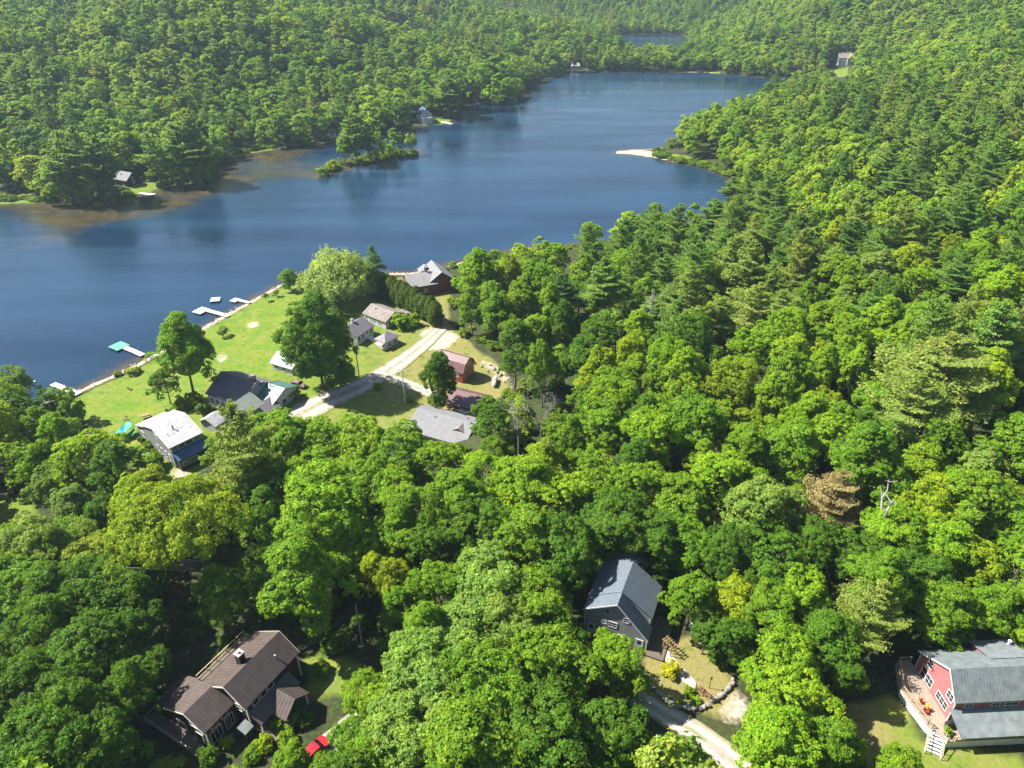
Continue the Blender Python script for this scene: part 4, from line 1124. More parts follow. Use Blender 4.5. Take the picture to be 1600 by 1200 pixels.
# ------------------------------------------------------------------ poles and wires
def pole(px, h, label, mat='pole', arm=True, lean=0, lamp=False, trans=False):
    x, y, z = pix(*px)
    t = thing('utility_pole', (x, y, z), R(25), label, 'utility pole', 'utility poles')
    mb = MB(); mb.tube([(0, 0, -.5), (lean, 0, h)], [.17, .11], 8); mb.build('shaft', M[mat], t)
    if arm:
        mb = MB(); mb.bar((lean - 1.1, 0, h - .5), (lean + 1.1, 0, h - .5), .12, .14)
        for k in (-1, -.4, .4, 1): mb.tube([(lean + k, 0, h - .44), (lean + k, 0, h - .26)], .05, 6)
        mb.build('crossarm', M[mat], t)
    if trans: mb = MB(); mb.tube([(lean + .35, 0, h - 2), (lean + .35, 0, h - 1.95), (lean + .35, 0, h - 1.05), (lean + .35, 0, h - 1)], [.1, .26, .26, .1], 10); mb.build('transformer', M['galv'], t)
    if lamp:
        mb = MB(); mb.tube([(0, 0, h - 1), (.5, 0, h - .6), (1.2, 0, h - .55)], .04, 6); mb.build('lamp_arm', M['galv'], t)
        mb = MB(); mb.hexa([(1.1, -.15, h - .68), (1.7, -.1, h - .66), (1.7, .1, h - .66), (1.1, .15, h - .68)], [(1.1, -.12, h - .5), (1.7, -.08, h - .54), (1.7, .08, h - .54), (1.1, .12, h - .5)]); mb.build('lamp_head', M['galv'], t)
    return Vector((x + lean * .9, y, z + h - .3))
PA = pole((561, 587), 8.4, 'brown utility pole with transformer beside the shaded road and round maple', trans=True)
PB = pole((633, 629), 9.5, 'pale utility pole with a street lamp at the driveway corner', 'pole_white', True, 0, True)
PC = pole((566, 1006), 8.8, 'brown wooden pole in the woods behind the dark brown house', arm=False)
PD = pole((396, 222), 9.0, 'thin pale pole beside the road across the cove', 'pole_white', arm=False)
PE = pole((428, 628), 6.0, 'short pale pole by the green roofed wing', 'pole_white', arm=False)
def wires(label, p, q, sag, n=3, dx=.45):
    o = (p + q) / 2
    t = thing('power_line', o, 0, label, 'cable', 'overhead cables')
    for k in range(n):
        off = Vector(((k - (n - 1) / 2) * dx, .15 * k, -.12 * k)); mb = MB()
        mb.tube([p.lerp(q, i / 14) - o + off - Vector((0, 0, sag * 4 * (i / 14) * (1 - i / 14))) for i in range(15)], .022, 4)
        mb.build('cable', M['wire'], t)
wires('overhead cables between the brown and the pale pole at the road junction', PA, PB, .9)
wires('overhead cable from the brown roadside pole to the maple and the white house', PA, PE, .8, 2)
N0 = Vector((-31.0, 66.0, 12.4))
wires('twin black cables running from the wooden pole down to the dark brown house', PC, N0, .5, 2, .25)

# ------------------------------------------------------------------ small outdoor things
x, y, z = pix(773, 600)
t = thing('propane_tank', (x, y, z), R(84), 'white cylindrical gas tank lying on the grass beside the barn', 'gas tank')
mb = MB(); k = 8
prof_ = [(-2.2, .02), (-2.15, .25), (-2.0, .42), (-1.8, .52), (-1.5, .55), (1.5, .55), (1.8, .52), (2.0, .42), (2.15, .25), (2.2, .02)]
mb.tube([(a, 0, .85) for a, r_ in prof_], [r_ for a, r_ in prof_], 14); mb.build('shell', M['tank'], t, True)
for a in (-1.2, 1.2): mb = MB(); mb.box(a - .15, a + .15, -.4, .4, -.1, .45); mb.build('foot', M['chim_stone'], t)
mb = MB(); mb.tube([(0, 0, 1.35), (0, 0, 1.62)], .22, 10); mb.build('dome_lid', M['tank'], t)

def boulder_mesh(seed):
    r_ = np.random.default_rng(seed); import bmesh
    bm = bmesh.new(); bmesh.ops.create_icosphere(bm, subdivisions=2, radius=1)
    ph = r_.uniform(0, 6, (4,)); dr = r_.normal(size=(4, 3))
    for v in bm.verts:
        d = np.array(v.co); k = 1 + .16 * sum(math.sin(2.2 * float(d @ dr[i]) + ph[i]) for i in range(4)) / 1.6
        v.co = v.co * k; v.co.z *= .72
    me = bpy.data.meshes.new('boulder'); bm.to_mesh(me); bm.free(); me.materials.append(M['stone']); return me
BM = [boulder_mesh(s) for s in range(5)]
for i, (u, v) in enumerate([(741, 568), (752, 573), (762, 580), (772, 578), (781, 588), (788, 597), (792, 608), (766, 571), (797, 618)]):
    x, y, z = pix(u, v)
    o = link('boulder', BM[i % 5]); o.location = (x, y, z + .15); s_ = random.uniform(.28, .6); o.scale = (s_ * 1.3, s_, s_); o.rotation_euler.z = random.uniform(0, 6)
    tag(o, 'pale boulder in the loose row of stones along the forest edge beyond the gas tank', 'boulder', 'boulders along the forest edge')

def stone_wall(name, label, pts, hgt):
    P = [Vector(pix(u, v)[:2]) for u, v in pts]; o = sum(P, Vector((0, 0))) / len(P); g = gz(o.x, o.y)
    V, Fc = [], []; base = np.array([tuple(v.co) for v in BM[0].vertices]); fa = [tuple(p.vertices) for p in BM[0].polygons]
    for a, b_ in zip(P, P[1:]):
        n = max(2, int((b_ - a).length / .42))
        for i in range(n):
            for lay in range(2):
                c = a.lerp(b_, (i + random.random() * .5) / n); s_ = random.uniform(.22, .38)
                q = base * [s_ * random.uniform(.9, 1.5), s_, s_ * random.uniform(.8, 1.1)]
                th_ = random.uniform(0, 6); q = np.stack([q[:, 0] * math.cos(th_) - q[:, 1] * math.sin(th_), q[:, 0] * math.sin(th_) + q[:, 1] * math.cos(th_), q[:, 2]], -1)
                q = q + [c.x - o.x + random.uniform(-.12, .12), c.y - o.y + random.uniform(-.12, .12), gz(c.x, c.y) - g + .15 + lay * hgt * .5]
                k0 = len(V); V += [tuple(p) for p in q]; Fc += [tuple(k0 + j for j in f) for f in fa]
    me = bpy.data.meshes.new(name); me.from_pydata(V, [], Fc); me.materials.append(M['stone'])
    ob = link(name, me); ob.location = (o.x, o.y, g)
    return tag(ob, label, 'wall')
stone_wall('stone_wall', 'curved dry stone wall edging the planted bed below the yellow bush', [(1015, 1072), (1035, 1092), (1060, 1105), (1085, 1110), (1108, 1104)], .55)
stone_wall('stone_wall', 'stone wall curving round the tan lawn under the bright trees', [(1112, 1098), (1130, 1086), (1143, 1070), (1147, 1060)], .6)

x, y, z = pix(1098, 1088)
t = thing('garden_gate', (x, y, z), R(-48), 'brown timber garden gate and fence frame at the foot of the path', 'gate')
mb = MB()
for px_ in (-1.3, -.1, 1.1):
    mb.bar((px_, 0, -.2), (px_, 0, 1.9), .14)
mb.bar((-1.5, 0, 1.85), (1.3, 0, 1.85), .12, .14); mb.build('frame', M['teak'], t)
for k in range(2):
    mb = MB(); x0 = -1.2 + k * 1.2
    for zz in (.3, .8, 1.25): mb.bar((x0, .03, zz), (x0 + 1.0, .03, zz), .05, .1)
    for q in (0.05, .95): mb.bar((x0 + q, .03, .2), (x0 + q, .03, 1.35), .07)
    mb.build('gate_leaf', M['teak'], t)
x, y, z = pix(1044, 1018)
t = thing('garden_arbor', (x, y, z), R(-55), 'small brown timber arbor at the upper end of the garden path', 'arbor')
for sx in (-.8, .8):
    for sy in (-.4, .4): mb = MB(); mb.bar((sx, sy, -.2), (sx, sy, 2.1), .12); mb.build('post', M['teak'], t)
mb = MB()
for sy in (-.4, .4): mb.bar((-1.1, sy, 2.15), (1.1, sy, 2.15), .1, .12)
for k in range(5): mb.bar((-.9 + k * .45, -.7, 2.26), (-.9 + k * .45, .7, 2.26), .07, .09)
mb.build('lattice', M['teak'], t)
x, y, z = pix(1108, 1075)
t = thing('garden_lamp', (x, y, z), 0, 'thin black garden lamp post beside the stone edged lawn', 'lamp post')
mb = MB(); mb.tube([(0, 0, -.2), (0, 0, 2.0)], .05, 6); mb.build('shaft', M['black'], t)
mb = MB(); mb.tube([(0, 0, 2.0), (0, 0, 2.1), (0, 0, 2.35), (0, 0, 2.5)], [.06, .16, .2, .03], 8); mb.build('lamp_head', M['black'], t)

# lawn furniture by the lake
for (u, v, lab) in ((203, 609, 'lone dark garden chair on the open lake lawn'), (197, 657, 'dark garden chair on the lawn just above the turquoise sun shade'), (425, 462, 'dark garden chair beside the young tree near the shore')):
    x, y, z = pix(u, v); deck_chair(x, y, R(random.uniform(0, 360)), M['teak'], lab, z, True)
for (u, v, lab) in ((228, 652, 'picnic table on the patio beside the white roofed house'), (338, 605, 'picnic table in the tree shade by the dark roofed white house')):
    x, y, z = pix(u, v)
    t = thing('picnic_table', (x, y, z), R(30), lab, 'picnic table', 'picnic tables')
    mb = MB(); mb.box(-.9, .9, -.4, .4, .70, .76); mb.build('tabletop', M['teak'], t)
    for s_ in (-1, 1):
        mb = MB(); mb.box(-.9, .9, s_ * .75 - .14, s_ * .75 + .14, .42, .47); mb.build('bench', M['teak'], t)
        mb = MB(); mb.bar((s_ * .6, -.85, 0), (s_ * .6, -.25, .7), .09); mb.bar((s_ * .6, .85, 0), (s_ * .6, .25, .7), .09); mb.bar((s_ * .6, -.85, .38), (s_ * .6, .85, .38), .08); mb.build('leg', M['teak'], t)

# red car parked under the trees
def car(u, v, rz, label, paint='red_paint'):
    x, y, z = pix(u, v)
    t = thing('parked_car', (x, y, z + .1), rz, label, 'car')
    side = [(-2.2, .35), (-2.25, .75), (-2.1, .95), (-1.75, 1.0), (-1.35, 1.42), (-.9, 1.5), (.35, 1.48), (.6, 1.42), (1.15, 1.0), (2.0, .86), (2.22, .7), (2.2, .35)]
    mb = MB(); K = 5
    rings = []
    for k in range(K):
        s_ = -1 + 2 * k / (K - 1); ww = []
        for a, zz in side:
            inset = .88 if zz < 1.02 else .88 - .22 * (zz - 1.0) / .5
            ww.append((a * (1 - .03 * s_ * s_), s_ * inset, zz + .03 * (1 - s_ * s_) * (1 if zz > .8 else 0)))
        rings.append(ww)
    n = len(side)
    for r0, r1 in zip(rings, rings[1:]):
        k0 = len(mb.v); mb.v += r0 + r1
        for i in range(n): j = (i + 1) % n; mb.f.append((k0 + i, k0 + j, k0 + n + j, k0 + n + i)); mb.mi.append(0)
    mb.poly(rings[0]); mb.poly(rings[-1][::-1]); mb.build('body', M[paint], t)
    for nm, pts in (('windscreen', [(.62, .62, 1.43), (.62, -.62, 1.43), (1.1, -.78, 1.06), (1.1, .78, 1.06)]), ('rear_window', [(-1.33, -.62, 1.46), (-1.33, .62, 1.46), (-1.7, .76, 1.07), (-1.7, -.76, 1.07)])):
        mb = MB(); a_ = [Vector(p) for p in pts]; up = Vector((.05 if nm == 'windscreen' else -.05, 0, .05)); mb.hexa([p - up for p in a_], [p + up for p in a_]); mb.build(nm, M['pane'], t)
    for s_ in (-1, 1):
        mb = MB(); mb.hexa([(-1.2, s_ * .80, 1.05), (.9, s_ * .80, 1.05), (.45, s_ * .67, 1.40), (-1.0, s_ * .67, 1.40)], [(-1.2, s_ * .895, 1.05), (.9, s_ * .895, 1.05), (.45, s_ * .72, 1.40), (-1.0, s_ * .72, 1.40)]); mb.build('side_window', M['pane'], t)
        for a in (-1.35, 1.4):
            mb = MB(); mb.tube([(a, s_ * .68, .33), (a, s_ * .92, .33)], .33, 14); w_ = mb.build('wheel', M['tyre'], t)
            mb = MB(); mb.tube([(a, s_ * .90, .33), (a, s_ * .94, .33)], .19, 10); mb.build('rim', M['galv'], w_)
        mb = MB(); mb.box(2.1, 2.25, s_ * .62 - .18, s_ * .62 + .18, .62, .76); mb.build('headlight', M['hatch'], t)
        mb = MB(); mb.box(-2.27, -2.1, s_ * .66 - .14, s_ * .66 + .14, .68, .84); mb.build('tail_light', M['red_fab'], t)
car(492, 1178, R(52), 'bright red car parked under the trees below the dark brown house')
M['dark_paint'] = plain('dark_paint', (0.035, 0.04, 0.05), 0.25, spec=0.6, var=0.05); M['bronze_paint'] = plain('bronze_paint', (0.22, 0.15, 0.11), 0.3, spec=0.6, var=0.05)
car(521, 583, R(-30), 'dark car parked nose out in the shade of the carport', 'dark_paint')
car(466, 604, R(-20), 'bronze brown car parked between the round maple and the clipped ball shrub', 'bronze_paint')

# ================================================================== vegetation
def leaf_quads(P, Nrm, size, rng, aspect=0.75):
    """one small leaf spray per point, facing along Nrm"""
    n = len(P)
    Nrm = Nrm / (np.linalg.norm(Nrm, axis=1, keepdims=True) + 1e-9)
    t = rng.normal(size=(n, 3)); t -= (t * Nrm).sum(1, keepdims=True) * Nrm
    t /= np.linalg.norm(t, axis=1, keepdims=True) + 1e-9
    b = np.cross(Nrm, t)
    s = (size * rng.uniform(0.45, 1.5, n))[:, None]
    k = rng.uniform(-.35, .35, (n, 1)) * s
    a = P + t * s; c = P - t * s
    d = P + b * s * aspect + Nrm * k; e = P - b * s * aspect + Nrm * k
    V = np.stack([a, d, c, e], 1).reshape(-1, 3)
    return V, np.arange(4 * n).reshape(-1, 4)

def unit(rng, n):
    v = rng.normal(size=(n, 3)); return v / np.linalg.norm(v, axis=1, keepdims=True)

TINT = {}
def crown_broad(seed, Rr=5.0, h=17.0, base=4.5, lobes=70, leaves=14000, size=.19, lobe_r=(.17, .33), top=1.0, open_=0.0, shape='round', sub=7, fill=.06, subr=(.28, .50)):
    rng = np.random.default_rng(seed)
    ph = rng.uniform(0, 6.28, 6); fr = unit(rng, 6) * rng.uniform(1.5, 3.2, (6, 1))
    def env(d):
        k = 1 + .13 * sum(np.sin(d @ fr[i] * 2 + ph[i]) for i in range(6)) / 2.0
        return k
    cz = (base + h) / 2; hz = (h - base) / 2
    d = unit(rng, lobes * 4)
    d = d[(d[:, 2] > -.75)]
    keep = rng.uniform(size=len(d)) < np.where(d[:, 2] > -.15, 1, .55)
    d = d[keep][:lobes]
    lr = rng.uniform(*lobe_r, len(d)) * Rr
    if shape == 'spread': sc = np.where(d[:, 2] > 0, .8, .55)
    else: sc = np.ones(len(d))
    rad = env(d) * rng.uniform(.62, .96, len(d))
    C = np.stack([d[:, 0] * Rr * rad, d[:, 1] * Rr * rad, cz + d[:, 2] * hz * rad * sc], 1)
    if shape == 'oval': C[:, :2] *= (1 - .45 * np.clip((C[:, 2:3] - cz) / hz, 0, 1) ** 1.5)
    if shape == 'spread': C[:, :2] *= (1 - .1 * np.clip((C[:, 2:3] - cz) / hz, 0, 1))
    # second level: small leaf clumps standing on each lobe, with gaps between them
    out0 = d * .6 + np.array([0, 0, .5])
    out0 /= np.linalg.norm(out0, axis=1, keepdims=True)
    m = np.maximum(3, (sub * lr ** 2 / (lr ** 2).mean()).astype(int))
    li = np.repeat(np.arange(len(C)), m)
    sq = unit(rng, len(li)); bad = (sq * out0[li]).sum(1) < -.2; sq[bad] *= -1
    sr = rng.uniform(*subr, len(li)) * lr[li]
    SCn = C[li] + sq * (lr[li] * rng.uniform(.72, 1.02, len(li)))[:, None] * np.array([1, 1, .8])
    so_ = sq * .55 + out0[li] * .5 + np.array([0, 0, .25])
    w = sr ** 2; per = np.maximum(4, (leaves * w / w.sum()).astype(int))
    idx = np.repeat(np.arange(len(SCn)), per); n = len(idx)
    q = unit(rng, n); flip = (q * so_[idx]).sum(1) < -.1; q[flip] *= -1
    r = sr[idx] * (rng.uniform(.25, 1.0, n) ** .5)
    r = np.where(rng.uniform(size=n) < .10, r * rng.uniform(1.2, 1.75, n), r)        # stray sprays roughen the outline
    P = SCn[idx] + q * r[:, None] * np.array([1.1, 1.1, .7])
    nrm = q * .8 + so_[idx] * .6 + np.array([0, 0, .2]) + .6 * rng.normal(size=(n, 3))
    ni = int(n * fill)
    qi = unit(rng, ni); Pi = np.stack([qi[:, 0] * Rr * .62, qi[:, 1] * Rr * .62, cz + qi[:, 2] * hz * .68], 1)
    P = np.concatenate([P, Pi]); nrm = np.concatenate([nrm, unit(rng, ni) + [0, 0, .4]])
    if open_:
        k = rng.uniform(size=len(P)) > open_; P, nrm = P[k], nrm[k]
    tint = np.concatenate([rng.uniform(0, 1, len(SCn))[idx] * .6 + rng.uniform(0, 1, len(C))[li][idx] * .4, np.full(ni, .25)])
    if open_: tint = tint[k]
    V, Fq = leaf_quads(P, nrm, size, rng)
    TINT[len(V)] = np.repeat(tint, 4)
    return V, Fq, C

def limbs(seed, C, h, base, r0, n=9, seg=6):
    rng = np.random.default_rng(seed + 99)
    mb = MB(); top = base + (h - base) * .62
    bend = rng.normal(size=2) * .35
    T = lambda z: Vector((bend[0] * (z / top) ** 2, bend[1] * (z / top) ** 2, z))
    zs = np.linspace(-.6, top, 8)
    mb.tube([T(z) for z in zs], [r0 * (1.25 if z < 0 else 1 - .72 * max(z, 0) / top) for z in zs], seg)
    for i in rng.choice(len(C), min(n, len(C)), replace=False):
        c = Vector(C[i]); z0 = max(base * .75, min(top * .95, c.z - (c.xy.length) * .75)); a = T(z0)
        m = a.lerp(c, .5) + Vector((0, 0, -.35)); rr = r0 * .36
        mb.tube([a, m, c * .97 + Vector((0, 0, 0))], [rr, rr * .65, rr * .22], max(4, seg - 2))
    return mb

def crown_pine(seed, h=24.0, base=7.0, L=4.2, leaves=9000, size=.26, whorl=.95, droop=0.0, tip=1.0, narrow=1.0):
    """white pine habit: open whorls of flat, upswept branch plates"""
    rng = np.random.default_rng(seed); P, N, br = [], [], []
    z = base; bl = []
    while z < h - .5:
        t = (z - base) / (h - base)
        lm = L * narrow * (min(1, .55 + t * 1.8) if t < .28 else (1 - ((t - .28) / .72) ** 1.75) * 1.0 + .10)
        k = rng.integers(4, 7); a0 = rng.uniform(0, 6.28); side = rng.uniform(0, 6.28)
        for j in range(k):
            if rng.uniform() < .2: continue
            bl.append((z + rng.uniform(-.3, .3), a0 + j * 6.28 / k + rng.uniform(-.3, .3), max(.5, lm * rng.uniform(.5, 1.3) * (1 + .3 * math.sin(a0 + j * 6.28 / k - side))), t))
        z += whorl * rng.uniform(.8, 1.25) * (1 - .3 * t)
    tot = sum(b_[2] ** 1.5 for b_ in bl)
    for zz, a, l, t in bl:
        n = max(10, int(leaves * l ** 1.5 / tot))
        s = rng.uniform(.22, 1.0, n) ** .75
        rise = (.10 + .45 * t - droop)
        lat = rng.normal(size=n) * l * .23 * (1.15 - .5 * s)
        ca, sa = math.cos(a), math.sin(a)
        r = s * l
        x = ca * r - sa * lat; y = sa * r + ca * lat
        zp = zz + rise * r + .09 * r * r / max(l, 1) * (1 if droop < .1 else -1) + rng.normal(size=n) * .13
        P.append(np.stack([x, y, zp], 1))
        nr = np.stack([ca * np.full(n, .25), sa * np.full(n, .25), np.full(n, 1.0)], 1) + rng.normal(size=(n, 3)) * .55
        N.append(nr); br.append((zz, a, l, rise))
    n = int(leaves * .03) + 12
    zt = rng.uniform(h - 1.6, h + .3, n); P.append(np.stack([rng.normal(size=n) * .22, rng.normal(size=n) * .22, zt], 1)); N.append(unit(rng, n))
    V, Fq = leaf_quads(np.concatenate(P), np.concatenate(N), size, rng, .5)
    mb = MB()
    zs = np.linspace(-.6, h - .3, 7); r0 = h * .0135 + .04
    mb.tube([(0, 0, q) for q in zs], [r0 * (1 - .93 * max(q, 0) / h) for q in zs], 6)
    for zz, a, l, rise in br[::2]:
        mb.tube([(0, 0, zz), (math.cos(a) * l * .8, math.sin(a) * l * .8, zz + rise * l * .8)], [.05, .02], 3, cap=False)
    return V, Fq, mb

def crown_willow(seed, Rr=7, h=14, strands=640, per=70, size=.24):
    rng = np.random.default_rng(seed); P, N = [], []
    d = unit(rng, strands); d[:, 2] = np.abs(d[:, 2]) * 1.0 - .12
    d /= np.linalg.norm(d, axis=1, keepdims=True)
    blob = 1 + .16 * np.sin(d[:, 0] * 5 + 1) * np.sin(d[:, 1] * 5) + .1 * np.sin(d[:, 2] * 9)
    for i in range(strands):
        rr = rng.uniform(.6, 1) * blob[i]
        c = np.array([d[i, 0] * Rr * rr, d[i, 1] * Rr * rr, h * .50 + d[i, 2] * h * .48 * rr])
        Ls = rng.uniform(.25, .62) * (c[2] - .8)
        s = rng.uniform(0, 1, per)
        out = np.array([d[i, 0], d[i, 1], 0]) * .55
        q = c + out * np.sqrt(s)[:, None] - np.array([0, 0, 1]) * (s * Ls)[:, None] + rng.normal(size=(per, 3)) * .27
        P.append(q); N.append(np.array([d[i, 0], d[i, 1], .45]) + rng.normal(size=(per, 3)) * .5)
    V, Fq = leaf_quads(np.concatenate(P), np.concatenate(N), size, rng, .45)
    mb = MB(); mb.tube([(0, 0, -.5), (.1, 0, 2.5), (.2, .1, h * .45)], [.75, .6, .4], 8)
    for k in range(9):
        a = k * .7; mb.tube([(.1, 0, 2.5 + k * .2), (math.cos(a) * Rr * .35, math.sin(a) * Rr * .35, h * .6), (math.cos(a) * Rr * .65, math.sin(a) * Rr * .65, h * .72)], [.28, .18, .06], 5)
    return V, Fq, mb

def crown_column(seed, Rr=1.5, h=9, leaves=5000, size=.16, point=.6):
    rng = np.random.default_rng(seed); n = leaves
    z = rng.uniform(0, 1, n); a = rng.uniform(0, 6.283, n)
    pr = np.minimum(1, .72 + z * 1.6) * (1 - np.clip((z - .62) / .38, 0, 1) ** 2.6 * .80)
    r = Rr * pr * (1 + .16 * np.sin(a * 5 + z * 9) * np.sin(z * 17 + a * 2)) * rng.uniform(.72, 1.04, n)
    P = np.stack([r * np.cos(a), r * np.sin(a), .35 + z * (h - .35)], 1)
    N = np.stack([np.cos(a), np.sin(a), np.full(n, .35)], 1) + rng.normal(size=(n, 3)) * .5
    V, Fq = leaf_quads(P, N, size, rng, .6)
    mb = MB(); mb.tube([(0, 0, -.4), (0, 0, h * .8)], [.16, .04], 6)
    return V, Fq, mb

def dead_mesh(seed, h, spread, mat, twig=3, conifer=False, r0=None, tilt=.35):
    rng = np.random.default_rng(seed); mb = MB(); r0 = r0 or h * .016
    def grow(p, d, l, r, lev):
        n = 4; pts = [p]; q = p
        for i in range(n):
            d = (d + Vector(rng.normal(size=3)) * .16 + Vector((0, 0, .05))).normalized(); q = q + d * l / n; pts.append(q)
        mb.tube(pts, [r * (1 - .55 * i / n) for i in range(n + 1)], 5 if lev < 2 else 3, cap=False)
        if lev < twig:
            for i in range(int(rng.integers(2, 5))):
                k = int(rng.integers(1, n + 1)); dd = (d + Vector(rng.normal(size=3)) * spread).normalized()
                grow(pts[k], dd, l * rng.uniform(.45, .7), r * .5, lev + 1)
    if conifer:
        mb.tube([(0, 0, -.5), (0, 0, h)], [r0, .03], 6)
        z = h * .15
        while z < h * .97:
            for j in range(int(rng.integers(2, 5))):
                a = rng.uniform(0, 6.28); l = spread * (1.1 - z / h) * rng.uniform(.5, 1.2) + .3
                e = Vector((math.cos(a) * l, math.sin(a) * l, z + rng.uniform(-.5, .6))); s = Vector((0, 0, z))
                mb.tube([s, s.lerp(e, .5) + Vector((0, 0, .1)), e], [.06, .04, .015], 3, cap=False)
                for k in range(3):
                    c = s.lerp(e, rng.uniform(.4, .95)); mb.tube([c, c + Vector(rng.normal(size=3)) * .5], [.025, .01], 3, cap=False)
            z += rng.uniform(.35, .8)
    else:
        mb.tube([(0, 0, -.5), (0, 0, h * .4)], [r0 * 1.15, r0 * .9], 7)
        for k in range(3): grow(Vector((0, 0, h * (.36 + .02 * k))), Vector((rng.normal() * tilt, rng.normal() * tilt, 1)).normalized(), h * .38, r0 * .72, 0)
    return mb.mesh('dead_trunk', mat)

class Proto: pass
def make_proto(crown, trunk_mb, Rr, h, nm):
    p = Proto(); V, Fq = crown
    p.cm = fast_mesh(nm + '_crown', V, Fq, M['leaf']); tn = TINT.get(len(V)); fattr(p.cm, 'clump', tn if tn is not None else np.repeat(np.random.default_rng(len(V)).uniform(.2, .8, len(V) // 4), 4)); p.tm = trunk_mb.mesh(nm + '_trunk', M['bark'], True); p.R, p.h = Rr, h; p.cob = p.tob = None
    return p

BR, BRF, PN, PNF = [], [], [], []
NEAR = [(5.2, 17, 3.6, 'round', (.16, .30)), (4.6, 18, 4.2, 'oval', (.17, .30)), (5.8, 16, 4.0, 'round', (.14, .27)), (4.8, 17, 3.4, 'oval', (.15, .28)), (6.0, 15.5, 5.2, 'spread', (.13, .25)), (5.0, 16.5, 3.6, 'round', (.18, .34)), (4.2, 18.5, 4.0, 'oval', (.18, .32))]
for i, (r_, h_, b_, s_, lr_) in enumerate(NEAR):
    V, Fq, C = crown_broad(100 + i, r_, h_, b_, 66, [34000, 40000, 30000, 34000, 42000, 30000, 38000][i], [.14, .125, .155, .14, .12, .16, .13][i], (lr_[0] * 1.15, lr_[1] * 1.15), shape=s_, sub=17, subr=(.17, .38))
    BR.append(make_proto((V, Fq), limbs(100 + i, C, h_, b_, .30, 12), r_, h_, 'broadleaf'))
for i, (r_, h_, b_, s_, lr_) in enumerate(NEAR[:6]):
    V, Fq, C = crown_broad(200 + i, r_, h_, b_ * .25, 30, 5200, .36, (lr_[0] * 1.5, lr_[1] * 1.5), shape=s_, sub=5, subr=(.35, .62))
    BRF.append(make_proto((V, Fq), limbs(200 + i, C, h_, b_, .30, 4, 5), r_, h_, 'broadleaf_far'))
for i, (h_, b_, l_) in enumerate([(24, 6, 4.4), (26, 9, 4.0), (22, 5, 4.6), (25, 8, 3.6)]):
    V, Fq, mb = crown_pine(300 + i, h_, b_, l_, 21000, .20)
    PN.append(make_proto((V, Fq), mb, l_, h_, 'pine'))
for i, (h_, b_, l_) in enumerate([(24, 5, 4.2), (25, 7, 3.8), (22, 4, 3.4)]):
    V, Fq, mb = crown_pine(340 + i, h_, b_, l_, 5600, .36, 1.1)
    PNF.append(make_proto((V, Fq), mb, l_, h_, 'pine_far'))
V, Fq, mb = crown_pine(380, 17, 1.0, 2.9, 9000, .2, .6, .28); SPRUCE = make_proto((V, Fq), mb, 2.9, 17, 'spruce')
V, Fq, mb = crown_willow(390); WILLOW = make_proto((V, Fq), mb, 7, 14, 'willow')
CEDAR = []
for i in range(3):
    V, Fq, mb = crown_column(400 + i); CEDAR.append(make_proto((V, Fq), mb, 1.5, 9, 'cedar'))
SHRUB = []
for i in range(3):
    V, Fq, C = crown_broad(420 + i, 1.2, 1.75, -.25, 22, 4600, .085, (.28, .45), sub=8, fill=.3); SHRUB.append(make_proto((V, Fq), limbs(420 + i, C, 1.4, .1, .05, 6, 4), 1.2, 1.7, 'shrub'))

V, Fq, C = crown_broad(150, 6.6, 17, .2, 170, 78000, .15, (.17, .30), sub=12, fill=.2); MAPLE = make_proto((V, Fq), limbs(150, C, 17, 2.0, .42, 12), 6.6, 17, 'maple')
V, Fq, C = crown_broad(151, 3.6, 15, 1.0, 100, 34000, .125, (.20, .34), shape='oval', sub=11, fill=.2); SLIM = make_proto((V, Fq), limbs(151, C, 15, 2, .22, 10), 3.6, 15, 'slim_maple')
V, Fq, C = crown_broad(153, 5.6, 18, 3.6, 110, 52000, .14, (.17, .30), shape='oval', sub=12, fill=.15); TALL = make_proto((V, Fq), limbs(153, C, 18, 4.0, .36, 12), 5.6, 18, 'tall_tree')
V, Fq, C = crown_broad(152, 11.5, 25, 14.5, 90, 44000, .17, (.12, .22), shape='spread', sub=14, subr=(.2, .42))
V[:, 0] -= 4.5; C[:, 0] -= 4.5                      # the crown hangs out to one side of the trunk
OAK = make_proto((V, Fq), limbs(152, C, 25, 12.5, .62, 18), 11.5, 25, 'oak')
HUES = {'yellow-green': (0.239, 0.339, 0.013), 'bright green': (0.184, 0.319, 0.014), 'mid green': (0.134, 0.258, 0.014), 'deep green': (0.084, 0.179, 0.012), 'pale green': (0.175, 0.288, 0.045), 'olive green': (0.184, 0.266, 0.015),
        'pine green': (0.140, 0.248, 0.042), 'pale pine green': (0.198, 0.282, 0.055), 'dark pine green': (0.090, 0.180, 0.032), 'rusty brown': (0.275, 0.260, 0.115), 'willow': (0.291, 0.379, 0.112), 'cedar': (0.080, 0.135, 0.014), 'gold': (0.419, 0.418, 0.020)}

